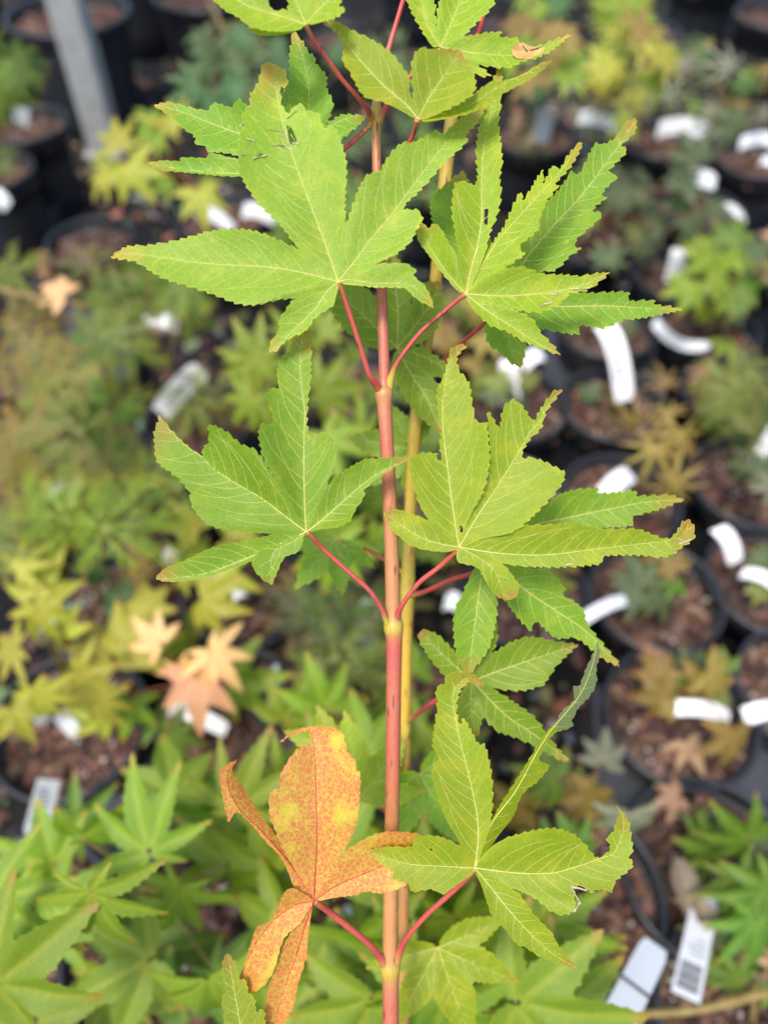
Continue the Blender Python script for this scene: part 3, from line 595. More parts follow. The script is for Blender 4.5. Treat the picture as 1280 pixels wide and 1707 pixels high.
lH = [Lobe([H_c, (610, 530), (570, 495), (540, 470)], [(620, 580), (570, 545), (545, 505)], [(645, 520), (610, 480), (575, 465)]), Lobe([H_c, (663, 520), (658, 470), (655, 420)], [(645, 525), (640, 470)], [(680, 530), (685, 470)]),
      Lobe([H_c, (690, 545), (715, 510), (735, 470)], [(675, 540), (690, 495), (710, 470)], [(705, 570), (735, 535), (740, 500)]),
      Lobe([H_c, (686, 625), (712, 665), (735, 722)], [(655, 615), (675, 665), (705, 700)], [(700, 600), (728, 640), (738, 690)]), Lobe([H_c, (700, 592), (760, 622)], [(690, 575), (730, 595)], [(690, 610), (735, 630)])]
LEAF(t0, lH, .315, 'leafB', 'blurred green leaf between the two stems below the big leaf', [(662, 580, 7), (690, 605, 7), (704, 640, 8)], .33, seed=22, **kw)
K_c = (430, 850, 0)
lK = [Lobe([K_c, (600, 730), (760, 690), (900, 660), (1050, 632), (1188, 624)], [(480, 760), (600, 690), (720, 600), (850, 578), (870, 600), (1000, 588), (1010, 610), (1130, 605)], [(560, 800), (700, 745), (850, 732), (992, 722), (990, 690), (1080, 665), (1150, 640)]),
      Lobe([K_c, (600, 980), (720, 1060), (820, 1130), (942, 1262)], [(520, 850), (600, 880), (690, 910), (735, 968), (725, 985), (800, 1035), (822, 1100), (885, 1180), (935, 1240)], [(460, 920), (500, 1000), (600, 1122), (622, 1085), (700, 1152), (780, 1152), (870, 1225)]),
      Lobe([K_c, (410, 960), (395, 1080), (378, 1200), (370, 1290)], [(450, 920), (475, 1000), (470, 1100), (440, 1200)], [(385, 900), (345, 980), (312, 1060), (315, 1180), (335, 1250)])]
LEAF(t6, lK, .295, 'leafB', 'blurred green leaf below the long bent lobe with a white dry tip', TR(t6, [(430, 850, 7), (390, 900), (300, 930), (200, 975), (140, 990, 12)], 8), .343, seed=23, **kw)
M_c = (500, 255, 0)
lM = [Lobe([M_c, (600, 215), (700, 180), (850, 130), (972, 92)], [(550, 180), (620, 110), (740, 58), (860, 75)], [(600, 285), (700, 298), (780, 285), (825, 260), (870, 190), (940, 120)]), Lobe([M_c, (640, 400), (770, 490), (935, 612)], [(600, 295), (700, 360), (780, 420), (860, 530)], [(520, 370), (600, 470), (680, 502), (780, 545), (880, 602)]),
      Lobe([M_c, (380, 150), (265, 35)], [(400, 250), (320, 165), (262, 75)], [(450, 160), (360, 60), (300, 28)]), Lobe([M_c, (515, 120), (530, 10), (535, -80)], [(440, 150), (420, 60), (440, -30)], [(560, 175), (608, 80), (600, -10)]), Lobe([M_c, (490, 380), (520, 500)], [(440, 320), (440, 430)], [(545, 350), (535, 460)])]
LEAF(t8, lM, .305, 'leafB', 'blurred five lobed leaf in the dark gap right of the stem', TR(t8, [(500, 255, 7), (420, 290), (330, 345), (260, 395), (205, 440)], 8), .352, seed=24, **kw)
# lower leaves of the second shoot
for i, (cx, cy, L_, a0, dd, nm) in enumerate(((600, 1330, 150, -100, .345, 'blurred yellow green leaf behind the orange leaf top'), (700, 1290, 140, 60, .35, 'blurred green leaf right of the stem above the lower right leaf'), (730, 1580, 170, 70, .34, 'wide yellow green leaf under the lower right petiole'), (560, 1250, 95, 200, .36, 'blurred yellowish leaf left of the stem above the orange leaf'), (690, 750, 120, 190, .335, 'dark green lobes peeping between the stem and left middle leaf'), (560, 900, 110, 130, .34, 'soft green leaf under the left middle leaf'))):
    lbs = []
    for k in range(5):
        a = math.radians(a0+(k-2)*47); ll = L_*(1-.13*abs(k-2)); ux, uy = math.cos(a), math.sin(a); nx, ny = -uy, ux; ww = ll*.2
        f_ = lambda s, w_: (cx+ux*ll*s+nx*ww*w_, cy+uy*ll*s+ny*ww*w_)
        lbs.append(Lobe([(cx, cy, 0), f_(.5, .05), (*f_(1, 0), -12)], [f_(.2, .75), f_(.45, 1), f_(.7, .7), f_(.87, .25)], [f_(.2, -.75), f_(.45, -1), f_(.7, -.7), f_(.87, -.25)]))
    LEAF(t0, lbs, dd, 'leafC' if i in (0, 2, 3) else 'leafB', nm, [(cx, cy, 6), ((cx+678)/2, cy+20, 6), (678, cy+60, 8)], S2D(cy+60), gap=8, seed=30+i, par=plant2)
# ================================================================== THE NURSERY BED BEHIND
M['plastic'] = simple('black_plastic', (.026, .029, .036), .38, .5, .35, 40, .15, .0006)
M['traymat'] = simple('grey_black_plastic', (.050, .056, .068), .45, .5, .35, 14, .1, .0006)
M['tagw'] = simple('white_label_plastic', (.80, .81, .83), .45, .5, .08, 25)
M['ink'] = simple('grey_ink', (.08, .085, .10), .6, .3, .2, 100)
M['post'] = simple('weathered_post', (.40, .41, .39), .6, .4, .25, 25, .2, .0006)
M['leafD'] = leaf_mat('leaf_plain_green', (0.101, 0.202, 0.021), (0.252, 0.353, 0.042), .4, fine=False, seed=1)
M['leafL'] = leaf_mat('leaf_bright_green', (0.193, 0.311, 0.025), (0.370, 0.386, 0.034), .6, fine=False, seed=2, transl=.4)
M['leafY'] = leaf_mat('leaf_yellow', (0.386, 0.420, 0.050), (0.554, 0.420, 0.076), .8, fine=False, seed=3, tipcol=(.55, .25, .06), transl=.4)
M['leafR'] = leaf_mat('leaf_salmon', (.86, .50, .28), (.66, .40, .10), .7, fine=False, seed=4, tipcol=(.75, .30, .18), tipamt=.4)
M['leafK'] = leaf_mat('leaf_dark_green', (.055, .14, .045), (.12, .20, .06), .4, fine=False, seed=6)
M['leafG'] = leaf_mat('leaf_grey_green', (0.084, 0.126, 0.050), (0.143, 0.168, 0.067), .5, fine=False, seed=7)
M['leafV'] = leaf_mat('leaf_variegated', (0.143, 0.185, 0.101), (0.487, 0.420, 0.336), 1.0, fine=False, seed=8, tipcol=(.55, .40, .33))
M['leafW'] = leaf_mat('leaf_olive_lace', (0.193, 0.252, 0.059), (0.353, 0.302, 0.067), .6, fine=False, seed=9, tipcol=(.45, .24, .08))
M['leafT'] = leaf_mat('leaf_orange_lace', (0.286, 0.227, 0.050), (0.386, 0.202, 0.059), .8, fine=False, seed=10, tipcol=(.55, .22, .08))
M['leafB2'] = leaf_mat('leaf_dead_brown', (0.302, 0.168, 0.092), (0.386, 0.235, 0.134), .8, fine=False, seed=12, tipcol=(.2, .1, .06), transl=.1)
M['leafX'] = leaf_mat('leaf_grey_brown', (.17, .125, .09), (.24, .17, .12), .8, fine=False, seed=13, tipcol=(.12, .08, .06), transl=.05)
M['twig'] = simple('twig_bark', (.30, .22, .07), .5, .4, .4, 90)
M['twigR'] = simple('red_twig_bark', (.34, .10, .07), .5, .4, .4, 90)

def soil_mat():
    t = NT('bark_soil'); tc = t.n('ShaderNodeTexCoord'); oi = t.n('ShaderNodeObjectInfo')
    at = t.n('ShaderNodeAttribute', attribute_name='K')
    n = t.noise(tc.outputs['Object'], 260, 5, .7)
    c = t.mix(t.ramp(n, (.3, .7)), at.outputs['Color'], t.mix(1.0, at.outputs['Color'], (.55, .5, .5), 'MULTIPLY'))
    b = t.pbsdf(c, .75, .35, t.bump(n, .5, .0015)); return t.finish(b.outputs[0])
M['soil'] = soil_mat()
def ground_mat():
    t = NT('weed_fabric_ground'); tc = t.n('ShaderNodeTexCoord'); v = tc.outputs['Object']
    w1 = t.n('ShaderNodeTexWave'); w1.inputs['Scale'].default_value = 90; t.l(v, w1.inputs['Vector']); w1.bands_direction = 'X'
    w2 = t.n('ShaderNodeTexWave'); w2.inputs['Scale'].default_value = 90; t.l(v, w2.inputs['Vector']); w2.bands_direction = 'Y'
    base_ = t.mix(t.math('MULTIPLY', w1.outputs[1], w2.outputs[1]), (.007, .0075, .009), (.020, .021, .024))
    c = t.mix(t.ramp(t.noise(v, 3.2, 6, .6), (.50, .66, 0, .4)), base_, (.06, .048, .036))
    c = t.mix(t.ramp(t.noise(v, 9, 6, .7), (.58, .74, 0, .35)), c, (.12, .115, .10))
    c = t.mix(t.ramp(t.noise(v, 6.1, 4, .6), (.58, .7, 0, .7)), c, (.08, .11, .04))
    b = t.pbsdf(c, .95, .12, t.bump(t.noise(v, 60, 5), .5, .006)); return t.finish(b.outputs[0])
g = mesh('ground', [(-60, -60, 0), (60, -60, 0), (60, 60, 0), (-60, 60, 0)], [(0, 1, 2, 3)], False, ground_mat()); go = link('ground', g); go['kind'] = 'structure'
# litter: bark, stones and fallen leaf bits on the ground between the pots
def chip(vs, fs, cs, c, sx, sy, sz, col, rnd):
    b0 = len(vs); m = Matrix.Rotation(rnd.uniform(0, 6.3), 3, 'Z') @ Matrix.Rotation(rnd.uniform(-.7, .7), 3, 'X') @ Matrix.Rotation(rnd.uniform(-.5, .5), 3, 'Y')
    for x, y, z in ((-1, -.7, -1), (1, -.9, -1), (.8, 1, -1), (-.7, .8, -1), (-.8, -.6, 1), (.7, -.6, .8), (.9, .7, 1), (-.9, .6, .7)):
        vs.append(m @ Vector((x*sx*rnd.uniform(.7, 1.2), y*sy*rnd.uniform(.7, 1.2), z*sz))+c); cs.append(col)
    for q in ((4, 5, 6, 7), (0, 1, 5, 4), (1, 2, 6, 5), (2, 3, 7, 6), (3, 0, 4, 7)): fs.append(tuple(i+b0 for i in q))
BARK = [(.14, .072, .047), (.20, .105, .07), (.075, .038, .028), (.28, .17, .12), (.05, .026, .02), (.15, .088, .066), (.11, .064, .048)]
def soil_mesh(r, seed):
    rnd = random.Random(seed); vs, fs, cs = [], [], []
    n = 28; rings = 7
    for i in range(rings+1):
        for k in range(n):
            a = 2*math.pi*k/n; q = r*i/rings; vs.append(Vector((q*math.cos(a), q*math.sin(a), rnd.uniform(-.003, .003)))); cs.append((.04, .021, .016))
    for i in range(rings):
        for k in range(n): fs.append((i*n+k, (i+1)*n+k, (i+1)*n+(k+1) % n, i*n+(k+1) % n))
    for _ in range(int(520*(r/.078)**2)):
        a = rnd.uniform(0, 6.3); q = r*math.sqrt(rnd.random())*.98; s = rnd.choice((.0022, .003, .004, .0055, .007))*rnd.uniform(.8, 1.2)
        chip(vs, fs, cs, Vector((q*math.cos(a), q*math.sin(a), rnd.uniform(.0, .007))), s*1.3, s*.8, s*.35, tuple(c*rnd.uniform(.8, 1.25) for c in rnd.choice(BARK)), rnd)
    for _ in range(14):
        a = rnd.uniform(0, 6.3); q = r*math.sqrt(rnd.random())*.95; s = rnd.uniform(.001, .0022)
        chip(vs, fs, cs, Vector((q*math.cos(a), q*math.sin(a), .009)), s, s, s, (.70, .68, .64), rnd)
    me = mesh('soil', vs, fs, False, M['soil']); setcol(me, 'K', cs); return me
def pot_mesh(r, h):
    prof = [(r*.74, 0), (r*.76, .002), (r*.80, h*.3), (r*.86, h*.6), (r*.93, h*.90), (r*.945, h-.022), (r*.985, h-.020), (r*1.0, h-.012), (r*1.01, h-.003), (r*1.005, h), (r*.985, h+.0015), (r*.95, h+.001), (r*.938, h-.003), (r*.925, h-.024), (r*.89, h-.055), (0.001, h-.055)]
    n = 48; vs = [Vector((p*math.cos(2*math.pi*k/n), p*math.sin(2*math.pi*k/n), z)) for p, z in prof for k in range(n)]; fs = []
    for i in range(len(prof)-1):
        for k in range(n): fs.append((i*n+k, i*n+(k+1) % n, (i+1)*n+(k+1) % n, (i+1)*n+k))
    return mesh('pot', vs, fs, True, M['plastic'])
POTM = {}; SOILM = {}
def get_pot(r, h):
    k = (round(r, 3), round(h, 3))
    if k not in POTM: POTM[k] = pot_mesh(*k)
    return POTM[k]
def get_soil(r, v):
    k = (round(r, 3), v)
    if k not in SOILM: SOILM[k] = soil_mesh(r*.915, v*17+3)
    return SOILM[k]

# --- shared leaf meshes for the plants behind
def palm_mesh(n=7, width=.17, spread=46, amp=.03, seed=1, droop=.25, fold=.35, fall=.12, gap=.07):
    rnd = random.Random(seed); polys = []; mids = []
    for k in range(n):
        j = k-(n-1)/2; a = math.radians(90+j*spread+rnd.uniform(-4, 4)); L = max(.3, 1-fall*abs(j)-(.18 if abs(j) > 2.4 else 0))*rnd.uniform(.92, 1.05); ux, uy = math.cos(a), math.sin(a)
        bend = rnd.uniform(-.12, .12); poly = []
        wf = lambda s: width*L*(.25+1.05*math.sin(math.pi*min(1, s*1.0)**.85))*(1-s)**.35 if s < 1 else 0
        m = 9
        for sd in (1, -1):
            q = []
            for i in range(m):
                s = .04+.96*i/m; ww = wf(s)
                q.append((s, ww*sd)); q.append((s+.045, (ww+amp*(1-s*.5))*sd)); q.append((s+.05, (ww*.96)*sd))
            if sd == -1: q = [(1.0, 0.0)]+q[::-1]
            poly += q
        polys.append([(ux*s*L-uy*(t+bend*s*s*.4), uy*s*L+ux*(t+bend*s*s*.4)) for s, t in poly])
        mids.append((ux, uy, L, bend))
    pin = [Vector(p) for q in polys for p in q]; faces = []; b0 = 0
    for q in polys: faces.append(list(range(b0, b0+len(q)))); b0 += len(q)
    y = -1.05; row = 0
    while y < 1.05:
        x = -1.05+(gap/2 if row % 2 else 0)
        while x < 1.05:
            if any(inside((x, y), q) for q in polys): pin.append(Vector((x, y)))
            x += gap
        y += gap; row += 1
    for ux, uy, L, bend in mids:
        for i in range(1, 10):
            s = i/10; pin.append(Vector((ux*s*L-uy*bend*s*s*.4, uy*s*L+ux*bend*s*s*.4)))
    r = delaunay_2d_cdt(pin, [], faces, 1, 1e-5, True); V2 = r[0]; F2 = []
    for f in r[2]:
        cx = sum(V2[i][0] for i in f)/len(f); cy = sum(V2[i][1] for i in f)/len(f)
        if any(inside((cx, cy), q) for q in polys): F2.append(f)
    us = sorted({i for f in F2 for i in f}); mp_ = {i: k for k, i in enumerate(us)}; V2 = [V2[i] for i in us]; F2 = [[mp_[i] for i in f] for f in F2]
    vs, cs = [], []
    cnt = {}
    for f in F2:
        for a, b in zip(f, list(f[1:])+[f[0]]): e = (min(a, b), max(a, b)); cnt[e] = cnt.get(e, 0)+1
    bd = {i for e, c in cnt.items() if c == 1 for i in e}
    for i, (x, y) in enumerate(V2):
        best = (9, 0, 1)
        for ux, uy, L, bend in mids:
            s = (x*ux+y*uy)/L; t = -x*uy+y*ux-bend*s*s*.4
            if s >= 0 and abs(t) < best[0]: best = (abs(t), s, L)
        rr = math.hypot(x, y); z = fold*best[0]-droop*rr*rr+.05*noise.noise(Vector((x*2.2+seed, y*2.2, 0)))
        vs.append((x, y, z)); cs.append((min(1, best[1]), 1.0 if i in bd else 0.0, 0, max(0.0, 1-best[0]/.045)))
    me = mesh('leaf', vs, [tuple(f) for f in F2], True); setcol(me, 'A', cs); return me
def lace_mesh(n=7, seed=1, dens=9, droop=.5, wid=.013, plen=.36):
    rnd = random.Random(seed); vs, fs, cs = [], [], []
    def strip_(p, q, w, s0, s1, up=0.0):
        d = Vector((q[0]-p[0], q[1]-p[1])); l = d.length or 1e-6; nx, ny = -d.y/l*w, d.x/l*w; b0 = len(vs)
        mx, my = (p[0]+q[0])/2, (p[1]+q[1])/2
        for x, y, s in ((p[0]+nx*.4, p[1]+ny*.4, s0), (p[0]-nx*.4, p[1]-ny*.4, s0), (mx-nx, my-ny, (s0+s1)/2), (q[0], q[1], s1), (mx+nx, my+ny, (s0+s1)/2)):
            rr = math.hypot(x, y); vs.append((x, y, -droop*rr*rr+up)); cs.append((s, 0, 0, .3))
        fs.append((b0, b0+1, b0+2, b0+4)); fs.append((b0+4, b0+2, b0+3))
    for k in range(n):
        j = k-(n-1)/2; a = math.radians(90+j*44+rnd.uniform(-6, 6)); L = max(.35, 1-.13*abs(j))*rnd.uniform(.85, 1.1); bend = rnd.uniform(-.35, .35)
        mp = lambda s: (math.cos(a+bend*s)*s*L, math.sin(a+bend*s)*s*L)
        for i in range(6): strip_(mp(i/6), mp(min(1, (i+1.15)/6)), wid, i/6*.8, (i+1)/6)
        for i in range(dens):
            s = .22+.7*i/dens; p = mp(s)
            for sg in (1, -1):
                aa = a+bend*s+sg*rnd.uniform(.45, .75); l2 = plen*L*(1-abs(s-.5))*rnd.uniform(.7, 1.2)
                strip_(p, (p[0]+math.cos(aa)*l2, p[1]+math.sin(aa)*l2), wid*.85, s, min(1, s+.4), rnd.uniform(-.03, .05))
    me = mesh('leaf', vs, fs, False); setcol(me, 'A', cs); return me
KM = {}
def kmesh(kind, v, mat):
    k = (kind, v, mat)
    if k not in KM:
        base_k = (kind, v, None)
        if base_k not in KM:
            if kind == 'palm': m_ = palm_mesh(5 if v < 3 else 7, .185 if v < 3 else .13, 50 if v < 3 else 42, .020, v+1, .34, .42, .13, .05)
            elif kind == 'seven': m_ = palm_mesh(7, .135, 42, .028, v+20, .28, .4, .10)
            elif kind == 'small': m_ = palm_mesh(5, .23, 50, .05, v+40, .35, .4, .13, .11)
            elif kind == 'star': m_ = palm_mesh(7, .062, 42, .02, v+60, .55, .4, .08, .09)
            elif kind == 'blade': m_ = palm_mesh(1, .2, 0, .02, v+80, .3, .5, 0, .08)
            else: m_ = lace_mesh(7, v+5)
            KM[base_k] = m_
        m_ = KM[base_k].copy(); m_.materials.append(M[mat]); KM[k] = m_
    return KM[k]
NV = {'palm': 4, 'seven': 4, 'small': 4, 'star': 3, 'blade': 3, 'lace': 4}
def put_leaf(parent, kind, mat, wp, size, ang, tilt=None, stem=None, label=None, rnd=R):
    """leaf facing roughly up; ang = heading of the middle lobe on the ground, degrees (0 = away from camera)"""
    me = kmesh(kind, rnd.randrange(NV[kind]), mat); o = bpy.data.objects.new('leaf', me); C.objects.link(o)
    tx, ty = tilt if tilt else (rnd.gauss(0, 16), rnd.gauss(0, 16))
    m = Matrix.Rotation(math.radians(ty), 4, 'Y') @ Matrix.Rotation(math.radians(38+tx), 4, 'X') @ Matrix.Rotation(math.radians(ang), 4, 'Z')
    o.matrix_world = Matrix.Translation(wp-parent_world(parent)) @ m @ Matrix.Scale(size, 4); o.parent = parent
    if label: o['label'] = label
    return o
def twig(parent, pts, r0, r1, mat='twig', name='stem'):
    pw = parent_world(parent); cp = [Vector(p) for p in catmull([tuple(p) for p in pts], 5)]; n = len(cp)
    v, f, _ = tube([p-pw for p in cp], [r0+(r1-r0)*i/(n-1) for i in range(n)], 6); return link(name, mesh(name, v, f, True, M[mat]), None, parent)

# --- pots: (px, py, rim radius, height, name, label)
POTS = {}
def pot(key, px, py, r, h, label, plantcat='plant pot', soilv=None, group='black nursery pots in the bed'):
    c = G(px, py, h); e = empty('potted_plant', (c.x, c.y, 0), label, 'potted plant', group); link('pot', get_pot(r, h), None, e)
    so_ = link('soil', get_soil(r, soilv if soilv is not None else len(POTS) % 5), None, e); so_.location = (0, 0, h-.030 if h < .25 else h-.035); so_.rotation_euler.z = R.uniform(0, 6); so_['kind'] = 'stuff'
    POTS[key] = (e, c, r, h); return e
pr = .085; ph = .17
pot('a', 1135, 1190, .086, ph, 'open black pot right of the sharp leaves holding a crumpled tan leaf on bark')
pot('b', 1095, 990, .084, ph, 'black pot with a long white label poking out leftwards and a pale seedling')
pot('c', 1190, 1450, .092, ph, 'black pot lower right with dark leaves and a hanging brown leaf')
pot('d', 1022, 672, .082, ph, 'black pot under the lower end of the long curved white label')
pot('e', 1252, 800, .086, ph, 'black pot at right edge beside the orange laceleaf with a slanted label')
pot('f', 1183, 545, .084, ph, 'black pot with a curved white label arcing along its left inner wall')
pot('g', 1010, 545, .082, ph, 'black pot under the upper end of the long curved white label')
pot('h', 862, 672, .080, ph, 'black pot with two short white labels just right of the ochre stem')
pot('i', 852, 830, .082, ph, 'black pot mostly behind the right middle leaf')
pot('j', 1035, 830, .084, ph, 'black pot under the drooping orange laceleaf')
pot('k', 1225, 650, .083, ph, 'black pot above the right edge slanted label, olive foliage leaning over it')
pot('l', 1290, 965, .086, ph, 'black pot at right edge with a folded white label on its rim')
pot('m', 1355, 1150, .086, ph, 'sliver of black pot rim at the right edge below the folded label')
pot('n', 1268, 1700, .092, ph, 'black pot at the bottom right corner')
pot('o', 955, 1490, .090, ph, 'black pot behind the lower right sharp leaf')
pot('p', 875, 985, .082, ph, 'black pot under the blurred leaf with the white dry tip')
pot('q', 225, 845, .078, ph, 'black pot under the green laceleaf on the left')
pot('r', 198, 1010, .084, ph, 'black pot with a thin slanted white label left of the salmon leaves')
pot('s', 412, 985, .082, ph, 'black pot below the folded left middle leaf')
pot('t', 115, 1205, .088, ph, 'dark soil pot under the yellow maple on the left')
pot('u', 385, 1190, .084, ph, 'black pot under the salmon leaves')
pot('v', 112, 20, .155, .28, 'large black pot behind the leaning grey post', group='large black pots at the back')
pot('w', 45, 205, .090, .20, 'small black pot with one white dot label at upper left')
pot('x', -12, 282, .085, .18, 'small black pot cut by the left edge with a green sprig')
pot('y', 345, -15, .145, .27, 'large black pot behind the top left leaves', group='large black pots at the back')
pot('z', -95, -10, .145, .28, 'large black pot cut by the top left corner', group='large black pots at the back')
pot('A', 1075, 50, .100, ph, 'black pot with round rim at the top right behind the yellow plant')
pot('B', 1290, 25, .105, .2, 'dark pot in the top right corner')
pot('C', 890, 222, .100, ph, 'black pot with an upright white label near the top')
pot('D', 1100, 232, .092, ph, 'black pot with a bent white label lying across its rim')
pot('E', 1258, 262, .090, ph, 'black pot at upper right edge with two labels')
pot('F', 1165, 345, .086, ph, 'black pot with a flat white label in the grey green maple')
pot('G', 980, 395, .086, ph, 'black pot behind the long leaf lobe at right')
pot('H', 1130, 455, .082, ph, 'black pot with a short upright label among green leaves')
pot('I', 1290, 430, .084, ph, 'black pot at the right edge under bushy green leaves')
pot('J', 330, 700, .082, ph, 'black pot with a broad white label leaning left of the stem')
pot('K', 265, 1580, .092, ph, 'black pot in the lower left shade below the green maple')
pot('L', 520, 1130, .080, ph, 'dark pot behind the main stem left side')
pot('N', 690, 1190, .084, ph, 'dark pot behind the main stem centre')
pot('O', 590, 640, .080, ph, 'black pot seen in the gap left of the main stem')
pot('Q', 30, 1560, .092, ph, 'black pot at the lower left edge')
pot('R', 560, 1480, .090, ph, 'dark pot under the orange leaf')
pot('S', 770, 1660, .090, ph, 'dark pot at the bottom right of the main stem')
pot('T', 700, 300, .090, ph, 'black pot in the upper middle behind the ochre stem')
pot('U', 370, 360, .090, ph, 'black pot with two white labels below the small yellow maple')
pot('V', 560, 60, .10, ph, 'dark pot at the top behind the two wide lobes')
pot('W', 800, 60, .10, ph, 'dark pot at the top behind the scorched leaf')
pot('X', 500, 330, .088, ph, 'dark pot behind the big flat leaf', )
pot('Y', 740, 500, .082, ph, 'black pot between stems and upper right leaf')
pot('Z', 480, 820, .080, ph, 'dark pot behind the left middle leaf')
pot('1', 720, 800, .080, ph, 'dark pot behind the right middle leaf left half')

# --- deck trays the pots stand in
def tray(pts, z, label):
    c = sum((G(x, y, z) for x, y in pts), Vector())/len(pts); e = empty('plant_tray', (c.x, c.y, 0), label, 'plant tray', 'black carrying trays')
    q = [G(x, y, z)-Vector((c.x, c.y, 0)) for x, y in pts]; n = len(q); k = Vector((0, 0, .004)); lip = Vector((0, 0, .012))
    ins = [v*.97+Vector((0, 0, z*.03)) for v in q]
    vs = q+[v+lip for v in q]+[v+lip for v in ins]+ins+[v-Vector((0, 0, z*.8)) for v in q]
    fs = [tuple(range(3*n, 4*n))]
    for i in range(n):
        j = (i+1) % n
        fs += [(i, j, n+j, n+i), (n+i, n+j, 2*n+j, 2*n+i), (2*n+i, 2*n+j, 3*n+j, 3*n+i), (4*n+i, 4*n+j, j, i)]
    link('deck', mesh('deck', vs, fs, False, M['traymat']), None, e)
tray([(985, 1150), (1300, 1170), (1330, 1330), (1020, 1400), (990, 1330)], .125, 'grey tray deck between two open pots at lower right')
tray([(160, 1240), (270, 1215), (300, 1450), (130, 1460)], .12, 'grey tray deck below the yellow maple on the left')
tray([(60, 235), (128, 300), (60, 395), (-40, 420), (-60, 300)], .04, 'curved black tray holding the two small pots at upper left')
tray([(900, 1580), (1150, 1540), (1180, 1720), (880, 1760)], .06, 'dark blue grey tray beside the white labels at the bottom right')
tray([(100, 470), (210, 450), (230, 640), (110, 650)], .05, 'dark grey tray seen through the green laceleaf')
tray([(905, 520), (1110, 520), (1100, 740), (905, 740)], .10, 'dark tray between the pots right of the upper leaves')

# --- white plant labels
def plabel(p0, p1, wpx, z0, z1, text, sag=.01, ink=False, twist=0.0):
    k_ = .11 if p0[1] < 400 and p0[0] > 500 else .04; z0 += k_; z1 += k_; a = G(*p0, z0); b = G(*p1, z1); dpt = ((a+b)/2-O0).dot(FW); w_ = wpx*dpt/F
    c = (a+b)/2; e = empty('plant_label', c, text, 'plant label', 'white plant labels stuck in the pots')
    d = (b-a).normalized(); view = (c-O0).normalized(); s = d.cross(view).normalized(); nrm = s.cross(d).normalized()
    vs, fs = [], []; n = 10
    for i in range(n+1):
        t = i/n; p = a.lerp(b, t)-c+Vector((0, 0, sag*4*t*(1-t))); sw = s*math.cos(twist*t)+nrm*math.sin(twist*t); ww = w_/2*(1 if t < .93 else .8)
        for q in (-ww, ww):
            for h_ in (-.0004, .0004): vs.append(p+sw*q+nrm*h_)
    for i in range(n):
        k = i*4; m = k+4
        for x, y in ((0, 1), (1, 3), (3, 2), (2, 0)): fs.append((k+x, k+y, m+y, m+x))
    fs += [(0, 2, 3, 1), (n*4, n*4+1, n*4+3, n*4+2)]
    link('strip', mesh('strip', vs, fs, False, M['tagw']), None, e)
    if ink:
        vs, fs = [], []; up_ = -nrm if nrm.dot(view) > 0 else nrm
        for (t0, t1, u0, u1) in ink:
            k = len(vs)
            for t, u in ((t0, u0), (t1, u0), (t1, u1), (t0, u1)):
                p = a.lerp(b, t)-c+Vector((0, 0, sag*4*t*(1-t))); sw = s*math.cos(twist*t)+nrm*math.sin(twist*t); vs.append(p+sw*(u*w_/2)+up_*.0012)
            fs.append((k, k+1, k+2, k+3))
        link('print', mesh('print', vs, fs, False, M['ink']), None, e)
    return e
bars = [(.05+.030*i, .05+.030*i+(.014 if i % 3 else .020), -.75, .75) for i in range(8)]+[(.36, .37, -.7, .3), (.42, .43, -.7, .6), (.48, .49, -.6, .1)]
txt = [(.2+.09*i, .23+.09*i, -.7, .2+.1*(i % 4)) for i in range(7)]
HZ = .20
plabel((900, 238), (912, 183), 28, .16, .24, 'upright white label near the top between stem leaves and yellow plant')
plabel((965, 195), (1050, 224), 22, .20, .18, 'white label behind the long blurred lobe tip, angled down right')
plabel((1096, 216), (1182, 224), 26, .19, .19, 'broad curved white label at upper right above the flat one', .012)
plabel((1232, 240), (1292, 238), 20, .19, .19, 'white label cut by the right edge near the top')
plabel((1113, 305), (1192, 305), 26, .20, .20, 'flat white label in the grey green maple at upper right')
plabel((1268, 268), (1300, 286), 18, .19, .19, 'tiny white label corner at the upper right edge')
plabel((1180, 345), (1240, 372), 12, .19, .17, 'thin white arc label below the flat one at upper right', .015)
plabel((1005, 540), (1040, 668), 32, .24, .16, 'long curved white label hanging between two pots right of the upper leaves', .02, txt)
plabel((1090, 535), (1185, 575), 18, .17, .17, 'curved white label inside the pot right of the long curved one', -.02)
plabel((1118, 470), (1132, 415), 24, .17, .22, 'short upright white label among bright green leaves')
plabel((850, 675), (848, 598), 32, .16, .21, 'wide white label just right of the ochre stem', .0, txt)
plabel((872, 610), (905, 592), 24, .20, .21, 'small white label piece behind the lower tip of the spiky leaf')
plabel((1003, 828), (1052, 790), 32, .18, .20, 'white label half under the drooping orange laceleaf')
plabel((1195, 880), (1225, 938), 26, .22, .19, 'upright half of the folded white label on the right edge pot')
plabel((1235, 955), (1295, 982), 20, .19, .19, 'lower half of the folded white label at right')
plabel((972, 1032), (1048, 1000), 20, .20, .17, 'slender white label pointing left over the black gap')
plabel((1126, 1180), (1215, 1198), 26, .19, .17, 'crumpled white label lying on the bark of the open pot')
plabel((1238, 1195), (1300, 1186), 30, .19, .19, 'white label at the right edge over the open pot rim')
plabel((1142, 1662), (1178, 1490), 42, .26, .19, 'white label with a small barcode print at its low end, lower right', .0, bars)
plabel((1010, 1740), (1093, 1575), 50, .40, .32, 'widest plain white label standing at the bottom right', .0, [(.50, .53, -1.0, .98)])
plabel((268, 690), (336, 615), 36, .18, .25, 'broad white label with faint print left of the leaf in the middle row', .006, txt)
plabel((238, 535), (298, 545), 24, .20, .20, 'double white label under the long left lobe')
plabel((85, 825), (135, 806), 14, .2, .2, 'thin white label under the green laceleaf')
plabel((70, 1052), (148, 1002), 16, .22, .18, 'thin slanted white label above the yellow maple')
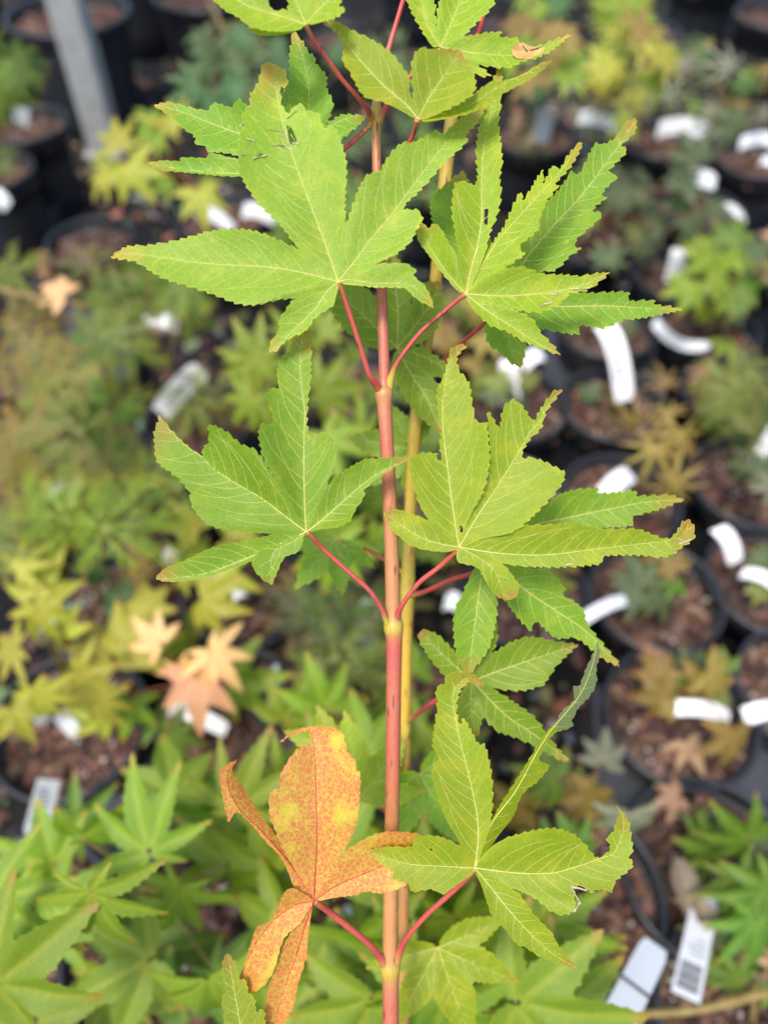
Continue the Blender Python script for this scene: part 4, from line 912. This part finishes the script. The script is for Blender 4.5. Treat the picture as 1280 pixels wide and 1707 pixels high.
plabel((82, 1300), (60, 1392), 38, .20, .26, 'white label bridging the rim of the dark soil pot', .0, txt)
plabel((30, 1480), (58, 1440), 26, .2, .22, 'white label scrap under the lower left green leaves')
plabel((315, 1500), (335, 1465), 26, .2, .22, 'white label scrap seen through green leaves left of the orange leaf')
plabel((365, 1492), (393, 1488), 18, .2, .2, 'small white label end beside the orange leaf')
plabel((430, 1478), (485, 1470), 18, .2, .2, 'pale label behind the orange leaf left side')
plabel((606, 1085), (618, 1000), 36, .18, .24, 'white label upright just left of the main stem', .0, txt)
plabel((462, 1172), (460, 1108), 9, .17, .21, 'narrow white stake left of the stem above the green leaves')
plabel((285, 1180), (378, 1218), 26, .19, .17, 'white label under the salmon leaves')
plabel((36, 208), (42, 182), 22, .2, .23, 'white dot label in the small upper left pot')
plabel((-12, 325), (14, 345), 24, .18, .16, 'white label at the left edge below the small pots')
plabel((405, 352), (462, 368), 24, .2, .19, 'white label under the torn leaf in the upper left')
plabel((328, 350), (390, 385), 20, .2, .18, 'white label below the small yellow maple')
plabel((740, 1005), (768, 1012), 30, .2, .2, 'white label scrap under the right middle leaf stalk')
plabel((62, 1180), (75, 1205), 22, .22, .22, 'small white label in the yellow maple, left one')
plabel((98, 1190), (130, 1225), 24, .22, .21, 'small white label in the yellow maple, right one')
plabel((572, 1545), (588, 1515), 24, .2, .22, 'white label scrap near the red leaf stalk')
plabel((535, 1560), (560, 1575), 20, .2, .2, 'white label scrap below the red leaf stalk')
plabel((848, 1615), (885, 1608), 26, .2, .2, 'pale blue white label scrap at the bottom right of the sharp leaf')
plabel((1255, 790), (1300, 715), 34, .17, .24, 'slanted white label on the right edge pot beside the orange laceleaf')
plabel((272, 935), (305, 930), 24, .2, .2, 'white label scrap left of the lower left lobe')
plabel((330, 965), (385, 968), 16, .2, .2, 'white label under the lower left lobe')
plabel((382, 1000), (408, 985), 26, .2, .21, 'rounded white label end in the pot below the left middle leaf')

# --- leaning grey post at upper left
bp = G(180, 252, 0); tp = bp+Vector((.03, 0, 1.3)); pst = empty('grey_post', bp, 'upright grey metal post at the upper left in front of a large pot', 'post')
vs = []; a = .038; b_ = .03
for z in (0, 1.4):
    for x, y in ((-a, -b_), (-a+.006, -b_-.006), (a-.006, -b_-.006), (a, -b_), (a, b_), (-a, b_)): vs.append((x+.02*z, y, z))
link('bar', mesh('bar', vs, [tuple(range(6, 12))]+[(i, (i+1) % 6, (i+1) % 6+6, i+6) for i in range(6)], False, M['post']), None, pst)
bv = [(sx*.05, sy*.05, z) for z in (.001, .01) for sx, sy in ((-1, -1), (1, -1), (1, 1), (-1, 1))]
link('base_plate', mesh('base_plate', bv, [(4, 5, 6, 7)]+[(i, (i+1) % 4, (i+1) % 4+4, i+4) for i in range(4)], False, M['post']), None, pst)

# --- litter on the ground
rnd = random.Random(5); vs, fs, cs = [], [], []
for _ in range(5200):
    px = rnd.uniform(-80, 1360); py = rnd.uniform(-60, 1700); p = G(px, py, 0.004)
    if abs(px-190) < 130 and 240 < py < 460 or rnd.random() < .55:
        s = rnd.choice((.003, .005, .008, .012)); chip(vs, fs, cs, p+Vector((0, 0, rnd.uniform(0, .004))), s*1.3, s, s*.4, tuple(c*rnd.uniform(.7, 1.6) for c in rnd.choice(BARK+[(.28, .27, .24), (.2, .2, .15), (.16, .2, .08)])), rnd)
me = mesh('ground_litter', vs, fs, False, M['soil']); setcol(me, 'K', cs); lo = link('ground_litter', me); lo['kind'] = 'stuff'

# --- plants: leaves at picture places (x, y, height, size, heading) hung on twigs of a potted plant
def foliage(key, kind, mat, spots, twm='twig', scatter=None, label_mat=None, tw=True, seed=1, r0=.0035):
    """scatter = (n, x0, y0, x1, y1, z0, z1, s0, s1, [mats])"""
    e, c, r, h = POTS[key]; rnd = random.Random(seed*7+hash(key) % 1 + ord(key))
    sp_ = [(*s, mat) for s in spots]
    if scatter:
        n, x0, y0, x1, y1, z0, z1, s0, s1, mats = scatter
        for _ in range(n):
            while True:
                u, v_ = rnd.uniform(-1, 1), rnd.uniform(-1, 1)
                if u*u+v_*v_ < 1: break
            sp_.append(((x0+x1)/2+u*(x1-x0)/2, (y0+y1)/2+v_*(y1-y0)/2, rnd.uniform(z0, z1), rnd.uniform(s0, s1), rnd.uniform(0, 360), rnd.choice(mats)))
    pts = [(G(s[0], s[1], s[2]), s) for s in sp_]
    base_ = Vector((c.x, c.y, h-.02))
    top = sum((p for p, _ in pts), Vector())/len(pts)
    if tw: twig(e, [base_, base_.lerp(top, .5)+Vector((rnd.uniform(-.01, .01), 0, .02)), top], r0, r0*.5, twm)
    for i, (p, s) in enumerate(pts):
        put_leaf(e, kind, s[5], p, s[3], s[4], rnd=rnd)
        if tw and (i % 2 == 0 or len(pts) < 14):
            q = base_.lerp(top, rnd.uniform(.45, .95)); twig(e, [q, q.lerp(p, .6)+Vector((0, 0, .012)), p], r0*.35, r0*.22, twm, 'twig')
# lower left green maple (several stems)
foliage('K', 'palm', 'leafL', [(150, 1485, .585, 0.049, 195), (250, 1420, .50, 0.057, 20), (135, 1395, .47, 0.057, 250), (395, 1345, .46, 0.057, 330), (290, 1325, .42, 0.052, 20), (345, 1630, .50, 0.052, 200), (250, 1600, .46, 0.052, 120), (455, 1450, .42, 0.052, 60), (300, 1480, .43, 0.052, 160), (190, 1640, .42, 0.052, 200), (90, 1440, .40, 0.052, 80), (430, 1600, .42, 0.052, 240), (380, 1440, .40, 0.057, 10), (470, 1300, .40, 0.046, 330)], seed=2,
        scatter=(11, 60, 1280, 520, 1700, .28, .42, .05, .07, ['leafL', 'leafD', 'leafD']))
foliage('Q', 'palm', 'leafL', [(-10, 1500, .55, 0.053, 240), (-5, 1640, .56, 0.056, 300), (20, 1560, .40, 0.052, 20), (60, 1700, .45, 0.052, 180)], seed=3, scatter=(4, -40, 1400, 120, 1700, .28, .4, .05, .065, ['leafL', 'leafD']))
foliage('R', 'palm', 'leafL', [(560, 1420, .45, 0.060, 10), (600, 1560, .46, 0.065, 190), (520, 1640, .45, 0.060, 240), (480, 1540, .42, 0.060, 120), (620, 1660, .48, 0.060, 170), (560, 1300, .42, 0.060, 340)], seed=4, scatter=(10, 420, 1260, 700, 1700, .28, .42, .055, .07, ['leafL', 'leafD']))
foliage('S', 'palm', 'leafL', [(760, 1530, .46, 0.069, 190), (700, 1480, .44, 0.060, 100), (860, 1670, .50, 0.065, 250), (740, 1660, .50, 0.065, 170), (900, 1540, .44, 0.060, 250), (820, 1600, .47, 0.060, 210), (915, 1590, .42, 0.056, 270), (900, 1700, .44, 0.060, 300), (680, 1600, .46, 0.060, 120)], seed=5, scatter=(10, 640, 1440, 900, 1700, .26, .42, .055, .07, ['leafL', 'leafD', 'leafD']))
foliage('N', 'palm', 'leafL', [(610, 1260, .45, 0.047, 20), (700, 1330, .44, 0.054, 250), (740, 1240, .4, 0.039, 310), (690, 1120, .38, 0.039, 10), (540, 1180, .38, 0.047, 40), (470, 1200, .36, 0.042, 330), (640, 1400, .42, 0.047, 160)], seed=6, scatter=(6, 480, 1120, 780, 1420, .24, .38, .04, .06, ['leafL', 'leafD', 'leafY']))
foliage('O', 'seven', 'leafL', [(430, 600, .50, 0.051, 40), (480, 560, .42, 0.055, 320), (540, 560, .40, 0.051, 10), (560, 640, .36, 0.048, 200), (420, 660, .40, 0.051, 120), (590, 600, .34, 0.037, 60)], seed=7, scatter=(5, 340, 500, 640, 760, .24, .42, .05, .07, ['leafL', 'leafD', 'leafD']))
# yellow maple on the left
foliage('t', 'palm', 'leafY', [(60, 1010, .36, 0.053, 200), (30, 950, .36, 0.042, 320), (60, 1150, .36, 0.049, 190), (130, 1120, .34, 0.049, 230), (165, 1160, .32, 0.042, 200), (30, 1080, .36, 0.049, 100), (110, 1060, .32, 0.042, 10), (20, 1180, .32, 0.042, 220), (170, 1190, .28, 0.039, 150), (70, 960, .32, 0.035, 60)], seed=8, scatter=(4, -20, 930, 210, 1220, .24, .34, .04, .06, ['leafY', 'leafY', 'leafL']))
foliage('u', 'palm', 'leafR', [(300, 1110, .34, 0.049, 200), (350, 1085, .36, 0.052, 230), (330, 1130, .34, 0.052, 180), (265, 1070, .34, 0.035, 60)], 'twigR', seed=9, scatter=(6, 180, 1040, 420, 1230, .22, .3, .04, .06, ['leafY', 'leafL', 'leafL', 'leafD']))
foliage('r', 'small', 'leafY', [(245, 1020, .32, .04, 20), (215, 1080, .30, .06, 330)], seed=10, scatter=(5, 130, 920, 250, 1020, .2, .28, .03, .04, ['leafD', 'leafT', 'leafK']))
foliage('s', 'palm', 'leafY', [(340, 1000, .36, 0.050, 230), (360, 960, .34, 0.046, 260), (330, 880, .34, 0.042, 70), (400, 900, .30, 0.039, 20), (300, 960, .3, 0.039, 300)], seed=11, scatter=(2, 280, 870, 440, 1050, .22, .3, .04, .06, ['leafY', 'leafL']))
# green laceleaf mass on the left
foliage('q', 'lace', 'leafW', [], seed=12, scatter=(18, 60, 640, 310, 900, .24, .44, .05, .075, ['leafW', 'leafL', 'leafD', 'leafL']))
foliage('J', 'lace', 'leafW', [], seed=13, scatter=(14, 150, 450, 420, 740, .24, .44, .05, .075, ['leafW', 'leafL', 'leafL', 'leafD']))
pot('ad', 480, -60, .145, .27, 'large black pot cut by the top edge behind the cut off leaf', group='large black pots at the back'); pot('ae', 215, -95, .145, .28, 'large black pot rim at the top edge right of the post', group='large black pots at the back'); pot('af', 1185, -40, .12, .2, 'black pot cut by the top edge above the variegated maple'); pot('ag', 690, -60, .12, .2, 'black pot cut by the top edge behind the topmost leaf')
for key, x, y, nm in (('aa', 30, 600, 'left edge pot under olive laceleaf tufts'), ('ab', 0, 820, 'left edge pot under yellowing laceleaf'), ('ac', 150, 400, 'hidden pot under the thin laceleaf branch at the left')):
    pot(key, x, y, .084, ph, nm)
def fol2(key, *a, **k):
    POTS[chr(200+len(POTS))] = POTS[key]; foliage(chr(200+len(POTS)-1), *a, **k)
fol2('aa', 'lace', 'leafW', [], seed=14, scatter=(13, -20, 520, 110, 760, .24, .40, .05, .07, ['leafW', 'leafW', 'leafT', 'leafL']))
fol2('ab', 'lace', 'leafW', [], seed=15, scatter=(12, -40, 720, 70, 930, .24, .40, .05, .07, ['leafW', 'leafT', 'leafW', 'leafL']))
fol2('ac', 'lace', 'leafW', [], seed=16, scatter=(6, -20, 410, 330, 540, .3, .46, .05, .07, ['leafW', 'leafL', 'leafD']))
e_ = POTS['ac'][0]
twig(e_, [G(-30, 475, .4), G(60, 495, .4), G(150, 510, .38), G(230, 520, .36)], .004, .002)
# small yellow maple upper left
foliage('U', 'palm', 'leafY', [(200, 245, .48, .055, 20), (215, 275, .46, .06, 200), (265, 210, .46, .055, 340), (300, 205, .46, .055, 30), (330, 320, .44, .05, 200), (180, 290, .42, .05, 120)], 'twigR', seed=17, scatter=(6, 160, 180, 380, 340, .34, .46, .035, .05, ['leafY', 'leafL', 'leafL']), r0=.005)
foliage('x', 'lace', 'leafD', [(0, 270, .3, .05, 20), (10, 262, .28, .05, 80), (15, 120, .5, .06, 60), (5, 130, .48, .06, 80), (0, 150, .46, .05, 120), (15, 145, .48, .06, 160)], seed=18, scatter=(7, -60, 80, 40, 170, .4, .5, .04, .06, ['leafD', 'leafL']))
foliage('y', 'seven', 'leafG', [], seed=19, scatter=(28, 320, 30, 480, 190, .4, .6, .035, .05, ['leafG', 'leafK', 'leafK']), r0=.006)
foliage('V', 'seven', 'leafG', [], seed=20, scatter=(14, 480, 60, 760, 260, .25, .5, .04, .06, ['leafG', 'leafK', 'leafG']))
foliage('X', 'seven', 'leafK', [], seed=21, scatter=(11, 420, 300, 640, 460, .22, .38, .04, .06, ['leafD', 'leafK', 'leafY']))
foliage('T', 'seven', 'leafG', [], seed=22, scatter=(12, 590, 180, 760, 420, .24, .40, .04, .06, ['leafG', 'leafK', 'leafD']))
# upper right: yellow green plant and variegated dark ones
foliage('W', 'seven', 'leafY', [], seed=23, scatter=(20, 850, -20, 960, 170, .28, .6, .04, .06, ['leafL', 'leafL', 'leafK', 'leafT']), r0=.008)
foliage('A', 'seven', 'leafY', [], seed=24, scatter=(34, 985, -20, 1110, 210, .22, .62, .035, .06, ['leafY', 'leafL', 'leafY', 'leafL', 'leafT']), r0=.008)
foliage('D', 'star', 'leafV', [(990, 110, .4, .05, 30), (1015, 180, .35, .05, 60), (960, 140, .4, .05, 0)], seed=25, scatter=(14, 940, 100, 1090, 210, .24, .42, .035, .055, ['leafV', 'leafV', 'leafG']))
foliage('E', 'star', 'leafV', [(1140, 110, .42, 0.060, 20), (1215, 115, .42, 0.060, 40), (1110, 165, .38, 0.055, 300), (1185, 185, .35, 0.050, 0)], seed=26, scatter=(22, 1080, 60, 1300, 230, .24, .44, .035, .06, ['leafV', 'leafV', 'leafK', 'leafG', 'leafT', 'leafD']))
foliage('F', 'palm', 'leafG', [(1160, 265, .38, 0.055, 30), (1040, 330, .36, 0.060, 60), (1150, 365, .34, 0.050, 200), (1225, 215, .4, 0.050, 60)], 'twigR', seed=27, scatter=(8, 1050, 230, 1270, 400, .22, .36, .035, .055, ['leafG', 'leafG', 'leafK', 'leafV']))
foliage('G', 'seven', 'leafG', [], 'twigR', seed=28, scatter=(12, 930, 260, 1100, 440, .22, .36, .04, .055, ['leafG', 'leafG', 'leafW']))
foliage('H', 'small', 'leafL', [(1175, 440, .34, 0.045, 20), (1225, 430, .34, 0.045, 80), (1150, 475, .32, 0.050, 160), (1160, 420, .3, 0.040, 300)], seed=29, scatter=(9, 1120, 400, 1260, 520, .22, .34, .03, .045, ['leafL', 'leafD', 'leafD']))
foliage('I', 'small', 'leafD', [], seed=30, scatter=(11, 1180, 380, 1330, 530, .22, .34, .03, .05, ['leafD', 'leafD', 'leafG', 'leafB2', 'leafW']))
foliage('f', 'small', 'leafL', [(1205, 570, .24, .035, 200)], seed=31, scatter=(4, 1090, 470, 1260, 560, .2, .28, .025, .035, ['leafG', 'leafB2', 'leafW']))
foliage('g', 'small', 'leafG', [], seed=32, scatter=(6, 930, 470, 1060, 560, .2, .26, .02, .03, ['leafG', 'leafW', 'leafB2']), r0=.002)
foliage('h', 'small', 'leafT', [], seed=33, scatter=(10, 770, 590, 900, 660, .2, .3, .025, .04, ['leafT', 'leafG', 'leafW']), r0=.002)
foliage('k', 'lace', 'leafW', [], seed=34, scatter=(20, 1200, 610, 1310, 730, .2, .34, .04, .06, ['leafW', 'leafD', 'leafG']))
foliage('j', 'star', 'leafT', [(1110, 640, .34, 0.038, 10), (1090, 745, .35, 0.047, 160), (1135, 720, .34, 0.047, 190), (1060, 700, .33, 0.043, 90), (1120, 690, .35, 0.038, 30), (1130, 800, .31, 0.038, 200), (1110, 815, .28, 0.034, 170)], seed=35, scatter=(3, 1040, 650, 1160, 830, .26, .34, .03, .045, ['leafT', 'leafT', 'leafW']))
foliage('e', 'small', 'leafG', [(1275, 790, .26, .04, 30)], seed=36, scatter=(4, 1240, 740, 1310, 820, .2, .26, .025, .04, ['leafG', 'leafV']), r0=.002)
foliage('b', 'palm', 'leafG', [(1070, 975, .22, .045, 20), (1100, 985, .21, .045, 200), (1060, 990, .22, .04, 110)], seed=37, scatter=(7, 1040, 900, 1150, 1010, .19, .24, .025, .04, ['leafG', 'leafT', 'leafD']), r0=.0025)
foliage('a', 'small', 'leafT', [(1100, 1130, .24, .035, 20), (1180, 1120, .25, .04, 250), (1110, 1160, .23, .04, 100), (1220, 1220, .24, .045, 190), (1180, 1150, .22, .04, 30)], seed=38, scatter=(8, 1080, 1100, 1240, 1190, .18, .24, .02, .035, ['leafT', 'leafG', 'leafD', 'leafW']), r0=.0025)
foliage('c', 'seven', 'leafD', [(1190, 1420, .24, .05, 90), (1230, 1460, .28, .06, 200), (1260, 1530, .28, .06, 190), (1250, 1400, .28, .06, 60), (1280, 1480, .3, .06, 150)], seed=39, scatter=(11, 1140, 1340, 1320, 1560, .19, .28, .03, .05, ['leafD', 'leafG', 'leafK', 'leafW']))
foliage('o', 'small', 'leafG', [], seed=40, scatter=(14, 860, 1250, 1060, 1440, .2, .32, .03, .045, ['leafG', 'leafD', 'leafV', 'leafT']), r0=.003)
foliage('n', 'seven', 'leafD', [], seed=41, scatter=(6, 1180, 1560, 1330, 1700, .19, .26, .03, .04, ['leafD', 'leafB2']))
foliage('p', 'small', 'leafW', [], seed=42, scatter=(6, 800, 900, 960, 1000, .2, .28, .025, .04, ['leafG', 'leafW', 'leafT']), r0=.002)
foliage('L', 'lace', 'leafG', [], seed=43, scatter=(16, 510, 1000, 650, 1130, .22, .36, .05, .07, ['leafG', 'leafW', 'leafD']), r0=.003)
foliage('Z', 'seven', 'leafL', [(540, 730, .44, .06, 200), (560, 900, .42, .06, 160)], seed=44, scatter=(10, 480, 680, 640, 960, .24, .4, .04, .06, ['leafD', 'leafL', 'leafD']))
foliage('1', 'seven', 'leafD', [], seed=45, scatter=(8, 640, 700, 760, 940, .22, .34, .04, .05, ['leafD', 'leafG']))
foliage('Y', 'small', 'leafT', [], seed=46, scatter=(8, 720, 470, 860, 600, .2, .3, .03, .045, ['leafT', 'leafW', 'leafG']))
foliage('d', 'small', 'leafW', [], seed=47, scatter=(3, 980, 620, 1080, 690, .18, .22, .02, .03, ['leafG', 'leafB2']), r0=.0018)
foliage('l', 'small', 'leafW', [], seed=48, scatter=(4, 1230, 900, 1310, 990, .18, .24, .02, .03, ['leafG', 'leafW']), r0=.0018)
foliage('C', 'star', 'leafB2', [], seed=49, scatter=(10, 830, 180, 960, 250, .19, .3, .03, .045, ['leafB2', 'leafG', 'leafK']), r0=.003)
# dry fallen leaves resting on pots
def fallen(px, py, z, size, ang, label, kind='palm', mat='leafB2'):
    p = G(px, py, z); o = bpy.data.objects.new('dry_leaf', kmesh(kind, R.randrange(3), mat)); C.objects.link(o); o.location = p
    o.rotation_euler = (R.uniform(-.3, .3), R.uniform(-.3, .3), math.radians(ang)); o.scale = (size,)*3; tag(o, label, 'leaf', 'dry leaves lying on the pots')
fallen(1145, 1240, .165, .036, 200, 'tan star shaped dead leaf on the bark of the open pot')
fallen(1090, 1085, .195, .030, 170, 'pinkish brown dead leaf draped over the rim between two stacked pots')
fallen(1128, 1430, .24, .060, 178, 'long grey brown dead leaf hanging over the barcode label', 'blade', 'leafX')
fallen(1160, 1500, .25, .045, 200, 'shorter grey brown dead leaf beside the long hanging one', 'blade', 'leafX')
fallen(1130, 1330, .19, .032, 100, 'brown dead leaf on the rim of the lower right pot')
fallen(105, 490, .40, .04, 60, 'salmon pink dead leaf caught on the thin laceleaf branch', 'small', 'leafR')
fallen(160, 290, .03, .05, 20, 'reddish brown dead leaf on the ground below the post', 'palm', 'leafR')
fallen(1180, 625, .19, .035, 60, 'pale tan dead leaf on the pot above the right edge label')
# branch crossing the bottom right corner
e_ = POTS['n'][0]; twig(e_, [G(1330, 1640, .25), G(1250, 1662, .25), G(1150, 1685, .25), G(1040, 1692, .22)], .0045, .003)
# pots for the two sharp saplings
for pl, W_ in ((plant, PW), (plant2, PW2)):
    if pl is plant2: continue
    q = link('pot', get_pot(.10, .17), None, pl); s_ = link('soil', get_soil(.10, 1), None, pl); s_.location = (0, 0, .143); s_['kind'] = 'stuff'
